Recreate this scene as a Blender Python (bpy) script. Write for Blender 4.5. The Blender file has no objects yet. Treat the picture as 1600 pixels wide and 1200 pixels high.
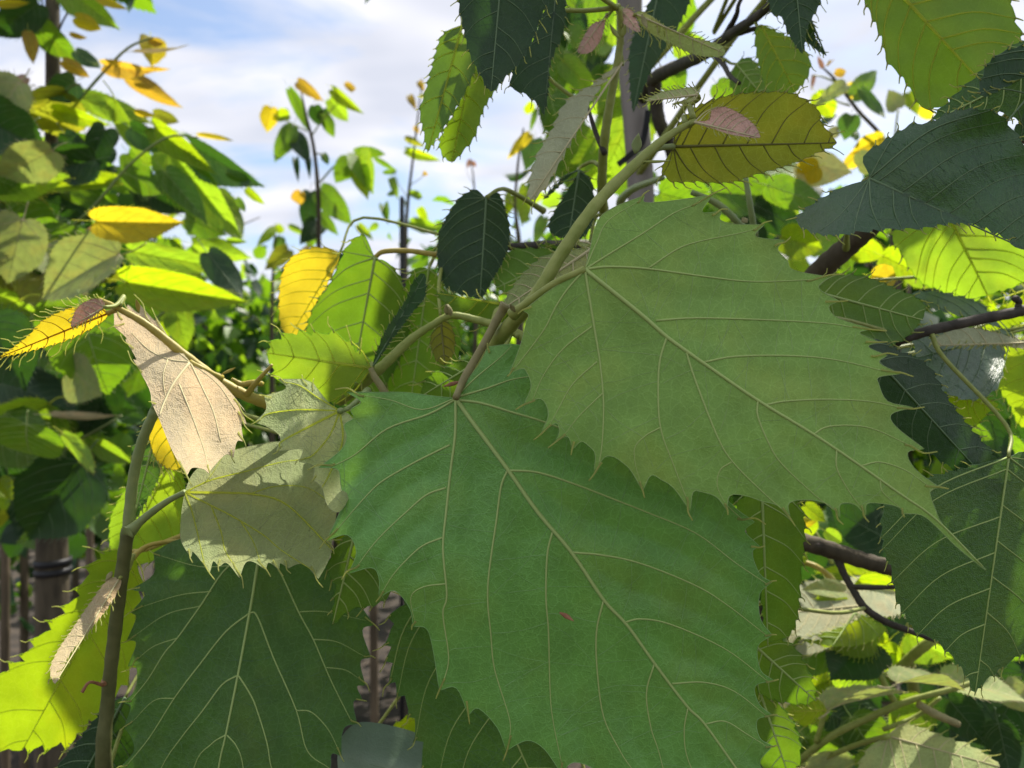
import bpy, bmesh, math, random
import numpy as np
from mathutils import Vector, Matrix
from mathutils.geometry import delaunay_2d_cdt

random.seed(7); RNG = np.random.default_rng(7)
SC = bpy.context.scene
COL = SC.collection

# ------------------------------------------------------------------ camera, sky, sun, exposure
CAM_H = 1.5                      # eye height in metres
F = 1208.0                       # focal length in photo pixels (1600 wide)
cam = bpy.data.cameras.new('camera'); cam_o = bpy.data.objects.new('camera', cam); COL.objects.link(cam_o)
cam.sensor_width = 36.0; cam.lens = 36.0 * F / 1600.0
cam.clip_start = 0.01; cam.clip_end = 3000
cam_o.location = (0, 0, CAM_H); cam_o.rotation_euler = (math.radians(90), 0, 0)
cam.dof.use_dof = True; cam.dof.focus_distance = 0.225; cam.dof.aperture_fstop = 20.0
SC.camera = cam_o

SUN_AZ, SUN_EL = math.radians(30), math.radians(57)      # azimuth to the right of the view direction
SUN = Vector((math.sin(SUN_AZ) * math.cos(SUN_EL), math.cos(SUN_AZ) * math.cos(SUN_EL), math.sin(SUN_EL)))
sl = bpy.data.lights.new('sun', 'SUN'); sl.energy = 5.0; sl.angle = math.radians(0.53); sl.color = (1.0, 0.94, 0.84)
so = bpy.data.objects.new('sun', sl); COL.objects.link(so)
so.rotation_euler = (-SUN).to_track_quat('-Z', 'Y').to_euler(); so.location = SUN * 20

w = bpy.data.worlds.new('World'); SC.world = w; w.use_nodes = True
nt = w.node_tree; nt.nodes.clear()
def N(t, typ, **kw):
    n = t.nodes.new(typ)
    for k, v in kw.items(): setattr(n, k, v)
    return n
sky = N(nt, 'ShaderNodeTexSky', sky_type='NISHITA', sun_disc=False)
sky.sun_elevation = SUN_EL; sky.sun_rotation = SUN_AZ; sky.air_density = 1.0; sky.dust_density = 1.6; sky.ozone_density = 1.6
bg = N(nt, 'ShaderNodeBackground'); bg.inputs['Strength'].default_value = 0.108
nt.links.new(sky.outputs[0], bg.inputs['Color'])
tc = N(nt, 'ShaderNodeTexCoord'); sp = N(nt, 'ShaderNodeSeparateXYZ'); nt.links.new(tc.outputs['Generated'], sp.inputs[0])
ab = N(nt, 'ShaderNodeMath', operation='ABSOLUTE'); nt.links.new(sp.outputs['Z'], ab.inputs[0])
ad = N(nt, 'ShaderNodeMath', operation='ADD'); ad.inputs[1].default_value = 0.22; nt.links.new(ab.outputs[0], ad.inputs[0])
dx = N(nt, 'ShaderNodeMath', operation='DIVIDE'); nt.links.new(sp.outputs['X'], dx.inputs[0]); nt.links.new(ad.outputs[0], dx.inputs[1])
ys_ = N(nt, 'ShaderNodeMath', operation='MULTIPLY'); ys_.inputs[1].default_value = 1.7; nt.links.new(sp.outputs['Y'], ys_.inputs[0])
dy = N(nt, 'ShaderNodeMath', operation='DIVIDE'); nt.links.new(ys_.outputs[0], dy.inputs[0]); nt.links.new(ad.outputs[0], dy.inputs[1])
cb = N(nt, 'ShaderNodeCombineXYZ'); nt.links.new(dx.outputs[0], cb.inputs[0]); nt.links.new(dy.outputs[0], cb.inputs[1]); cb.inputs[2].default_value = 0
nz = N(nt, 'ShaderNodeTexNoise', noise_dimensions='2D'); nz.inputs['Scale'].default_value = 1.9; nz.inputs['Detail'].default_value = 7; nz.inputs['Roughness'].default_value = 0.52
nz.inputs['Distortion'].default_value = 0.25
nt.links.new(cb.outputs[0], nz.inputs['Vector'])
cr = N(nt, 'ShaderNodeValToRGB'); cr.color_ramp.elements[0].position = 0.32; cr.color_ramp.elements[1].position = 0.56
nt.links.new(nz.outputs['Fac'], cr.inputs['Fac'])
nz2 = N(nt, 'ShaderNodeTexNoise', noise_dimensions='2D'); nz2.inputs['Scale'].default_value = 2.6; nz2.inputs['Detail'].default_value = 2
nt.links.new(cb.outputs[0], nz2.inputs['Vector'])
cr2 = N(nt, 'ShaderNodeValToRGB'); cr2.color_ramp.elements[0].position = 0.3; cr2.color_ramp.elements[1].position = 0.65
cr2.color_ramp.elements[0].color = (0.64, 0.67, 0.77, 1); cr2.color_ramp.elements[1].color = (0.88, 0.88, 0.94, 1)
nt.links.new(nz2.outputs['Fac'], cr2.inputs['Fac'])
bgc = N(nt, 'ShaderNodeBackground'); bgc.inputs['Strength'].default_value = 0.72
nt.links.new(cr2.outputs[0], bgc.inputs['Color'])
ms = N(nt, 'ShaderNodeMixShader'); nt.links.new(cr.outputs[0], ms.inputs[0]); nt.links.new(bg.outputs[0], ms.inputs[1]); nt.links.new(bgc.outputs[0], ms.inputs[2])
wo = N(nt, 'ShaderNodeOutputWorld'); nt.links.new(ms.outputs[0], wo.inputs['Surface'])

w.cycles.sampling_method = 'MANUAL'; w.cycles.sample_map_resolution = 512
SC.view_settings.view_transform = 'Standard'; SC.view_settings.look = 'None'
SC.view_settings.exposure = 0.72; SC.view_settings.gamma = 1.0; SC.view_settings.use_curve_mapping = False
SC.render.engine = 'CYCLES'
SC.cycles.max_bounces = 4; SC.cycles.diffuse_bounces = 3; SC.cycles.glossy_bounces = 2; SC.cycles.transmission_bounces = 4
SC.cycles.use_denoising = True
SC.cycles.sample_clamp_indirect = 6.0

# ------------------------------------------------------------------ materials
def leaf_mat(name, col, trans, tmix=0.42, rough=0.42, spec=0.45, net=0.25, scale=1.0, bump=0.12, fuzz=0.0, blotch=0.10, cheap=False):
    m = bpy.data.materials.new(name); m.use_nodes = True; t = m.node_tree; t.nodes.clear()
    out = N(t, 'ShaderNodeOutputMaterial')
    uv = N(t, 'ShaderNodeUVMap')                          # UV = leaf coordinates in centimetres
    oi = N(t, 'ShaderNodeObjectInfo')
    # fine vein net
    v1 = N(t, 'ShaderNodeTexVoronoi', feature='DISTANCE_TO_EDGE', voronoi_dimensions='2D'); v1.inputs['Scale'].default_value = 3.6 * scale
    wn = N(t, 'ShaderNodeTexNoise', noise_dimensions='2D'); wn.inputs['Scale'].default_value = 2.2; wn.inputs['Detail'].default_value = 2
    mx = N(t, 'ShaderNodeMix', data_type='RGBA', blend_type='LINEAR_LIGHT'); mx.inputs[0].default_value = 0.12
    t.links.new(uv.outputs[0], wn.inputs['Vector']); t.links.new(uv.outputs[0], mx.inputs[6]); t.links.new(wn.outputs['Color'], mx.inputs[7])
    t.links.new(mx.outputs[2], v1.inputs['Vector'])
    r1 = N(t, 'ShaderNodeMapRange'); r1.inputs['From Min'].default_value = 0.0; r1.inputs['From Max'].default_value = 0.07; r1.inputs['To Min'].default_value = 1; r1.inputs['To Max'].default_value = 0
    t.links.new(v1.outputs['Distance'], r1.inputs['Value'])
    v2 = N(t, 'ShaderNodeTexVoronoi', feature='DISTANCE_TO_EDGE', voronoi_dimensions='2D'); v2.inputs['Scale'].default_value = 11 * scale
    t.links.new(mx.outputs[2], v2.inputs['Vector'])
    r2 = N(t, 'ShaderNodeMapRange'); r2.inputs['From Max'].default_value = 0.12; r2.inputs['To Min'].default_value = 1; r2.inputs['To Max'].default_value = 0
    t.links.new(v2.outputs['Distance'], r2.inputs['Value'])
    ns = N(t, 'ShaderNodeMath', operation='MULTIPLY_ADD'); ns.inputs[1].default_value = 0.45
    t.links.new(r2.outputs[0], ns.inputs[0]); t.links.new(r1.outputs[0], ns.inputs[2])
    # blotches and per-leaf variation
    bn = N(t, 'ShaderNodeTexNoise', noise_dimensions='2D'); bn.inputs['Scale'].default_value = 0.9; bn.inputs['Detail'].default_value = 3; bn.inputs['Roughness'].default_value = 0.5
    t.links.new(uv.outputs[0], bn.inputs['Vector'])
    br = N(t, 'ShaderNodeMapRange'); br.inputs['From Min'].default_value = 0.3; br.inputs['From Max'].default_value = 0.7
    br.inputs['To Min'].default_value = 1 - blotch; br.inputs['To Max'].default_value = 1 + blotch
    t.links.new(bn.outputs['Fac'], br.inputs['Value'])
    rv = N(t, 'ShaderNodeMapRange'); rv.inputs['To Min'].default_value = 0.86; rv.inputs['To Max'].default_value = 1.16
    t.links.new(oi.outputs['Random'], rv.inputs['Value'])
    mm = N(t, 'ShaderNodeMath', operation='MULTIPLY'); t.links.new(br.outputs[0], mm.inputs[0]); t.links.new(rv.outputs[0], mm.inputs[1])
    hn = N(t, 'ShaderNodeTexNoise', noise_dimensions='2D'); hn.inputs['Scale'].default_value = 0.42; hn.inputs['Detail'].default_value = 4
    t.links.new(uv.outputs[0], hn.inputs['Vector'])
    hf = N(t, 'ShaderNodeMapRange'); hf.inputs['From Min'].default_value = 0.45; hf.inputs['From Max'].default_value = 0.72; hf.inputs['To Max'].default_value = 0.28
    t.links.new(hn.outputs['Fac'], hf.inputs['Value'])
    gn = N(t, 'ShaderNodeTexNoise', noise_dimensions='2D'); gn.inputs['Scale'].default_value = 22; gn.inputs['Detail'].default_value = 1
    t.links.new(uv.outputs[0], gn.inputs['Vector'])
    gr = N(t, 'ShaderNodeMapRange'); gr.inputs['From Min'].default_value = 0.25; gr.inputs['From Max'].default_value = 0.75; gr.inputs['To Min'].default_value = 0.95; gr.inputs['To Max'].default_value = 1.05
    t.links.new(gn.outputs['Fac'], gr.inputs['Value'])
    m3 = N(t, 'ShaderNodeMath', operation='MULTIPLY'); t.links.new(mm.outputs[0], m3.inputs[0]); t.links.new(gr.outputs[0], m3.inputs[1])
    def tint(c, amt):
        a = N(t, 'ShaderNodeMix', data_type='RGBA', blend_type='MIX')
        vein = tuple(min(1, x * 1.5 + 0.05) for x in c)
        a.inputs[6].default_value = (*c, 1); a.inputs[7].default_value = (*vein, 1)
        f = N(t, 'ShaderNodeMath', operation='MULTIPLY'); f.inputs[1].default_value = amt; f.use_clamp = True
        t.links.new(ns.outputs[0], f.inputs[0]); t.links.new(f.outputs[0], a.inputs[0])
        h = N(t, 'ShaderNodeMix', data_type='RGBA', blend_type='MIX'); h.inputs[7].default_value = (min(1, c[0] * 1.45 + .01), c[1] * .93, c[2] * .72, 1)
        t.links.new(a.outputs[2], h.inputs[6]); t.links.new(hf.outputs[0], h.inputs[0])
        b = N(t, 'ShaderNodeVectorMath', operation='SCALE')
        t.links.new(h.outputs[2], b.inputs[0]); t.links.new(m3.outputs[0], b.inputs['Scale'])
        return b
    def flat(c):
        b = N(t, 'ShaderNodeVectorMath', operation='SCALE'); b.inputs[0].default_value = c
        t.links.new(rv.outputs[0], b.inputs['Scale']); return b
    c1, c2 = (flat(col), flat(trans)) if cheap else (tint(col, net), tint(trans, net * 0.7))
    p = N(t, 'ShaderNodeBsdfPrincipled'); p.inputs['Roughness'].default_value = rough; p.inputs['Specular IOR Level'].default_value = spec
    if fuzz: p.inputs['Sheen Weight'].default_value = fuzz; p.inputs['Sheen Roughness'].default_value = 0.5
    t.links.new(c1.outputs[0], p.inputs['Base Color'])
    # relief: the lamina sits between its veins, plus a fine grain
    ha = N(t, 'ShaderNodeMath', operation='MULTIPLY_ADD'); ha.inputs[1].default_value = 1.1; t.links.new(v1.outputs['Distance'], ha.inputs[0]); t.links.new(gn.outputs['Fac'], ha.inputs[2])
    bp = N(t, 'ShaderNodeBump'); bp.inputs['Strength'].default_value = bump * 2; bp.inputs['Distance'].default_value = 0.0005
    t.links.new(ha.outputs[0], bp.inputs['Height'])
    if not cheap: t.links.new(bp.outputs[0], p.inputs['Normal'])
    tr = N(t, 'ShaderNodeBsdfTranslucent'); t.links.new(c2.outputs[0], tr.inputs['Color'])
    mxs = N(t, 'ShaderNodeMixShader'); mxs.inputs[0].default_value = tmix
    t.links.new(p.outputs[0], mxs.inputs[1]); t.links.new(tr.outputs[0], mxs.inputs[2]); t.links.new(mxs.outputs[0], out.inputs['Surface'])
    return m

def plain_mat(name, col, col2=None, rough=0.6, scale=60, bump=0.3, dist=0.001, spec=0.35, sub=0.0, stretch=(1, 1, 1)):
    m = bpy.data.materials.new(name); m.use_nodes = True; t = m.node_tree
    p = t.nodes['Principled BSDF']; p.inputs['Roughness'].default_value = rough; p.inputs['Specular IOR Level'].default_value = spec
    co = N(t, 'ShaderNodeTexCoord'); mp = N(t, 'ShaderNodeMapping'); mp.inputs['Scale'].default_value = stretch
    n1 = N(t, 'ShaderNodeTexNoise'); n1.inputs['Scale'].default_value = scale; n1.inputs['Detail'].default_value = 6
    t.links.new(co.outputs['Object'], mp.inputs[0]); t.links.new(mp.outputs[0], n1.inputs['Vector'])
    r = N(t, 'ShaderNodeValToRGB'); r.color_ramp.elements[0].position = 0.35; r.color_ramp.elements[1].position = 0.68
    r.color_ramp.elements[0].color = (*col, 1); r.color_ramp.elements[1].color = (*(col2 or tuple(c * 1.4 for c in col)), 1)
    t.links.new(n1.outputs['Fac'], r.inputs['Fac']); t.links.new(r.outputs[0], p.inputs['Base Color'])
    bp = N(t, 'ShaderNodeBump'); bp.inputs['Strength'].default_value = bump; bp.inputs['Distance'].default_value = dist
    t.links.new(n1.outputs['Fac'], bp.inputs['Height']); t.links.new(bp.outputs[0], p.inputs['Normal'])
    return m

LEAF = {   # colour, light let through, share let through, roughness, gloss, options
 'big':    ((0.172, 0.305, 0.058), (0.24, 0.40, 0.04), 0.25, 0.46, 0.30, dict(net=0.30)),
 'deep':   ((0.124, 0.300, 0.062), (0.16, 0.34, 0.03), 0.25, 0.40, 0.45, dict(net=0.34, bump=0.2)),
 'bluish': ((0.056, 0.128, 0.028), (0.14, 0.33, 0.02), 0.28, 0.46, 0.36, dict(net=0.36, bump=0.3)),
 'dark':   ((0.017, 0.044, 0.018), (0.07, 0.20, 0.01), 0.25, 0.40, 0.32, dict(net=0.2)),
 'mid':    ((0.062, 0.130, 0.024), (0.24, 0.46, 0.01), 0.42, 0.42, 0.4, {}),
 'light':  ((0.110, 0.200, 0.030), (0.42, 0.68, 0.02), 0.48, 0.5, 0.35, {}),
 'lime':   ((0.125, 0.205, 0.014), (0.52, 0.74, 0.008), 0.52, 0.5, 0.3, {}),
 'yellow': ((0.30, 0.240, 0.020), (0.92, 0.70, 0.02), 0.55, 0.5, 0.3, {}),
 'amber':  ((0.26, 0.18, 0.03), (0.72, 0.46, 0.03), 0.5, 0.5, 0.3, {}),
 'olive':  ((0.18, 0.185, 0.032), (0.42, 0.46, 0.02), 0.5, 0.6, 0.2, dict(net=0.3)),
 'under':  ((0.34, 0.41, 0.155), (0.38, 0.46, 0.08), 0.35, 0.7, 0.15, dict(net=0.3, fuzz=0.25, bump=0.3)),
 'beige':  ((0.56, 0.45, 0.245), (0.42, 0.34, 0.10), 0.3, 0.8, 0.1, dict(net=0.3, fuzz=0.4, bump=0.4)),
 'grey':   ((0.38, 0.40, 0.235), (0.32, 0.34, 0.10), 0.3, 0.75, 0.1, dict(fuzz=0.3, bump=0.3)),
 'pink':   ((0.50, 0.34, 0.27), (0.45, 0.22, 0.12), 0.3, 0.75, 0.1, dict(fuzz=0.3, bump=0.4)),
 'sheen':  ((0.13, 0.19, 0.12), (0.12, 0.22, 0.05), 0.15, 0.36, 0.6, dict(net=0.05)),
 'glossy': ((0.028, 0.070, 0.026), (0.10, 0.28, 0.02), 0.2, 0.38, 0.55, dict(net=0.2, bump=0.2)),
}
LM = {k: leaf_mat('leaf_' + k, *v[:5], **v[5]) for k, v in LEAF.items()}
LMC = {k: leaf_mat('far_leaf_' + k, *v[:5], cheap=True) for k, v in LEAF.items()}
def flat_mat(name, col, rough=.55, trans=None):
    m = bpy.data.materials.new(name); m.use_nodes = True; p = m.node_tree.nodes['Principled BSDF']
    p.inputs['Base Color'].default_value = (*col, 1); p.inputs['Roughness'].default_value = rough; p.inputs['Specular IOR Level'].default_value = .3
    if trans:
        t = m.node_tree; b = N(t, 'ShaderNodeBsdfTranslucent'); b.inputs[0].default_value = (*trans, 1); x = N(t, 'ShaderNodeMixShader'); x.inputs[0].default_value = .75
        t.links.new(p.outputs[0], x.inputs[1]); t.links.new(b.outputs[0], x.inputs[2]); t.links.new(x.outputs[0], t.nodes['Material Output'].inputs['Surface'])
    return m
VEIN = {
 'pale':   flat_mat('vein_pale_green', (0.36, 0.47, 0.15), 0.55),
 'dim':    flat_mat('vein_green', (0.33, 0.43, 0.125), 0.55),
 'dark':   flat_mat('vein_dark_olive', (0.15, 0.145, 0.030), 0.55),
 'yellow': flat_mat('vein_yellow_green', (0.36, 0.37, 0.09), 0.55, (.9, .95, .25)),
 'amberv': flat_mat('vein_amber', (0.24, 0.16, 0.03), 0.55, (.6, .4, .05)),
 'dusk':   flat_mat('vein_dusky_green', (0.12, 0.185, 0.085), 0.55),
 'bristle': flat_mat('bristle_pale', (0.50, 0.52, 0.22), 0.6, (.7, .72, .3)),
 'cream':  flat_mat('vein_cream', (0.46, 0.41, 0.22), 0.7),
}
STEM = {
 'green':  plain_mat('stem_green', (0.22, 0.26, 0.05), (0.29, 0.32, 0.08), 0.55, 300, 0.35, 0.0006),
 'greyg':  plain_mat('stem_grey_green', (0.19, 0.25, 0.085), (0.25, 0.30, 0.11), 0.5, 260, 0.3, 0.0006),
 'low':    plain_mat('stem_olive_brown', (0.085, 0.095, 0.028), (0.13, 0.135, 0.045), 0.6, 200, 0.5, 0.0008),
 'tan':    plain_mat('stem_tan', (0.20, 0.18, 0.07), (0.27, 0.24, 0.10), 0.65, 300, 0.35, 0.0006),
 'yellow': plain_mat('stem_yellow', (0.33, 0.26, 0.04), (0.40, 0.33, 0.07), 0.5, 300, 0.25, 0.0006),
 'dark':   plain_mat('stem_dark', (0.035, 0.03, 0.02), (0.075, 0.062, 0.045), 0.75, 160, 0.8, 0.001),
 'bark':   plain_mat('bark_grey_brown', (0.05, 0.04, 0.024), (0.115, 0.092, 0.056), 0.85, 90, 0.9, 0.003, stretch=(1, 1, 0.25)),
 'pole':   plain_mat('bark_smooth_grey', (0.20, 0.175, 0.155), (0.28, 0.25, 0.225), 0.8, 70, 0.4, 0.001, stretch=(1, 1, 0.3)),
 'bud':    plain_mat('bud_red', (0.23, 0.09, 0.045), (0.34, 0.17, 0.08), 0.6, 400, 0.4, 0.0004),
}

# ------------------------------------------------------------------ helpers
def P(x, y, d):                                           # photo pixel + distance along the view axis -> world point
    return Vector(((x - 800) / F * d, d, CAM_H - (y - 600) / F * d))
def mesh_obj(name, verts, faces, mats, parent=None, mi=None, uvs=None, smooth=True):
    me = bpy.data.meshes.new(name); me.from_pydata([tuple(v) for v in verts], [], faces)
    for m in mats: me.materials.append(m)
    if mi is not None: me.polygons.foreach_set('material_index', mi)
    if smooth: me.polygons.foreach_set('use_smooth', [True] * len(me.polygons))
    if uvs is not None:
        l = me.uv_layers.new(name='UVMap'); vi = np.empty(len(me.loops), np.int32); me.loops.foreach_get('vertex_index', vi)
        l.data.foreach_set('uv', np.asarray(uvs, np.float32)[vi].ravel())
    me.update()
    o = bpy.data.objects.new(name, me); COL.objects.link(o)
    if parent: o.parent = parent
    return o
def empty(name, loc=(0, 0, 0), label=None, cat=None, group=None):
    o = bpy.data.objects.new(name, None); o.location = loc; COL.objects.link(o); o.empty_display_size = 0.05
    if label: o['label'] = label
    if cat: o['category'] = cat
    if group: o['group'] = group
    return o
def local(root, pts): return [Vector(p) - root.location for p in pts]
def crom(pts, n=6, closed=False):                         # Catmull-Rom through points of any dimension
    p = [np.array(q, float) for q in pts]
    if len(p) < 3 and not closed:
        return [p[0] + (p[-1] - p[0]) * i / n for i in range(n + 1)]
    out = []; L = len(p); rng = range(L if closed else L - 1)
    for i in rng:
        a = p[(i - 1) % L] if (closed or i > 0) else 2 * p[0] - p[1]
        b, c = p[i], p[(i + 1) % L]
        d = p[(i + 2) % L] if (closed or i + 2 < L) else 2 * p[-1] - p[-2]
        for k in range(n):
            s = k / n
            out.append(0.5 * (2 * b + (c - a) * s + (2 * a - 5 * b + 4 * c - d) * s * s + (3 * b - a - 3 * c + d) * s ** 3))
    if not closed: out.append(p[-1])
    return out
def tube(V, Fc, pts, rad, sides=6, cap=True):             # appends a tapered tube to V / Fc
    pts = [Vector(p) for p in pts]; n = len(pts); b0 = len(V); prev = None
    for i, p in enumerate(pts):
        t = (pts[min(i + 1, n - 1)] - pts[max(i - 1, 0)])
        t = t.normalized() if t.length > 1e-9 else Vector((0, 0, 1))
        if prev is None: prev = t.orthogonal().normalized()
        u = (prev - t * prev.dot(t)); u = u.normalized() if u.length > 1e-6 else t.orthogonal().normalized()
        prev = u; v = t.cross(u); r = rad[i] if hasattr(rad, '__len__') else rad
        for k in range(sides):
            a = 2 * math.pi * k / sides; V.append(p + u * (math.cos(a) * r) + v * (math.sin(a) * r))
    for i in range(n - 1):
        for k in range(sides):
            a, b = b0 + i * sides + k, b0 + i * sides + (k + 1) % sides
            Fc.append((a, b, b + sides, a + sides))
    if cap: Fc.append(tuple(b0 + k for k in range(sides))[::-1]); Fc.append(tuple(b0 + (n - 1) * sides + k for k in range(sides)))
def stem(name, pts, mat, parent, sides=10, n=7, wob=0.0, buds=()):
    """pts: (px, py, distance, radius in m); makes a smooth tapered stem with slightly swollen nodes"""
    c = crom([(*P(q[0], q[1], q[2]), q[3]) for q in pts], n)
    V, Fc = [], []
    pp = [Vector(q[:3]) for q in c]; rr = [float(q[3]) * (1 + 0.05 * math.sin(i * 2.1)) for i, q in enumerate(c)]
    if wob:
        pp = [q + Vector((random.uniform(-wob, wob), random.uniform(-wob, wob), 0)) for q in pp]
    tube(V, Fc, local(parent, pp), rr, sides)
    return mesh_obj(name, V, Fc, [mat], parent)

# ------------------------------------------------------------------ leaf builder
def inside(poly, pts):
    x, y = pts[:, 0], pts[:, 1]; r = np.zeros(len(pts), bool); n = len(poly); j = n - 1
    for i in range(n):
        xi, yi = poly[i]; xj, yj = poly[j]
        c = ((yi > y) != (yj > y)) & (x < (xj - xi) * (y - yi) / ((yj - yi) or 1e-9) + xi); r ^= c; j = i
    return r
def mind(pts, q):
    out = np.full(len(pts), 1e9); idx = np.zeros(len(pts), int)
    for s in range(0, len(pts), 2000):
        d = np.hypot(pts[s:s+2000, None, 0] - q[None, :, 0], pts[s:s+2000, None, 1] - q[None, :, 1])
        out[s:s+2000] = d.min(1); idx[s:s+2000] = d.argmin(1)
    return out, idx
def build_outline(out, base, tip, teeth, rng, close=True):
    """out: (x,y) plain or (x,y,bx,by) tooth with bristle end; starts at base, runs to tip and back.
    teeth=(spacing, bristle) puts teeth on a plain contour. Returns polygon, bristles [(root,end)], tooth roots"""
    br = []
    if teeth is None:
        secs = [[tuple(out[0][:2])]]
        for e in out[1:]:
            if len(e) == 4:
                a, b = np.array(e[:2], float), np.array(e[2:], float); b = a + (b - a) * 1.22; br.append((a, b)); k = tuple(a + (b - a) * .5); secs[-1].append(k); secs.append([k])
            else: secs[-1].append(tuple(e[:2]))
        secs[-1].append(tuple(out[0][:2]))
        poly = []
        for s in secs:
            if len(s) < 2: continue
            poly += [q for q in crom(s, 4)[:-1]]
        return np.array(poly), br
    sp, bl = teeth[:2]; am = teeth[2] if len(teeth) > 2 else 1.0
    cl = np.array(crom([e[:2] for e in out], 10, True)); base = np.array(base, float); tip = np.array(tip, float)
    ib = int(np.argmin(np.hypot(*(cl - base).T))); cl = np.roll(cl, -ib, 0)
    it = int(np.argmin(np.hypot(*(cl - tip).T)))
    A = cl[:it + 1]; B = np.vstack([cl[it:], cl[:1]])[::-1]
    ax = (tip - base) / (np.linalg.norm(tip - base) + 1e-9)
    res = []
    for S in (A, B):
        seg = np.hypot(*np.diff(S, axis=0).T); L = np.concatenate([[0], np.cumsum(seg)])
        cen = cl.mean(0)
        def at(s): return np.array([np.interp(s, L, S[:, 0]), np.interp(s, L, S[:, 1])])
        pts = [S[0]]; s = L[-1] * 0.10 + sp * rng.uniform(0, .5)
        pts += [at(x) for x in np.arange(sp * .3, s - sp * .25, sp * .4)]
        while s < L[-1] - sp * 0.35:
            p = at(s); tg = at(s + 1.5) - at(s - 1.5); tg /= np.linalg.norm(tg) + 1e-9
            nrm = np.array([tg[1], -tg[0]]);
            if nrm @ (p - cen) < 0: nrm = -nrm
            step = sp * rng.uniform(0.65, 1.35)
            root = p + nrm * sp * 0.07 * am + tg * sp * 0.05
            e = root + (nrm * rng.uniform(.45, .9) + tg * rng.uniform(.4, .9)) * bl * rng.uniform(.6, 1.25)
            br.append((root, e)); pts.append(root - tg * sp * .07); pts.append(root + (e - root) * .3); pts.append(root + tg * sp * .05 - nrm * sp * .04)
            q = at(s + step * 0.20); pts.append(q - nrm * sp * am * rng.uniform(0.04, .10))
            pts.append(at(s + step * 0.45) - nrm * sp * 0.06); pts.append(at(s + step * 0.75) + nrm * sp * 0.03)
            s += step
        pts.append(S[-1]); res.append(pts)
    return np.array(res[0] + res[1][::-1][1:-1]), br
def auto_veins(base, tip, roots, ctl=None):
    base = np.array(base, float); tip = np.array(tip, float); ax = tip - base; L = np.linalg.norm(ax); ax /= L
    lat = np.array([-ax[1], ax[0]]); mid = [base, base + ax * L * .5 + (lat * ctl if ctl else 0), tip]
    m = np.array(crom(mid, 10)); veins = [[m, 1.0]]
    for sgn in (1, -1):
        R = [r for r in roots if ((r - base) @ lat) * sgn > 0.05 * L]
        R.sort(key=lambda r: -((r - base) @ ax)); last = 9 * L; bas = []
        for r in R:
            a = (r - base) @ ax; l = abs((r - base) @ lat); s = a - l * 0.85
            if s <= 0.03 * L:                                # palmate veins from the base
                an = math.degrees(math.atan2(l, a))
                if len(bas) >= 3 or (bas and an - bas[-1] < 27): continue
                bas.append(an); st = base; wg = (.62, .5, .4)[len(bas) - 1]
            else:
                if last - s < L * 0.105: continue
                last = s; st = m[int(round(min(.93, s / L) * (len(m) - 1)))]; wg = .46
            al = (r - st) @ ax; c1 = st + lat * sgn * l * .60 + ax * (al * .42)
            veins.append([np.array(crom([st, c1, r], 6)), wg])
    return veins
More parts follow.
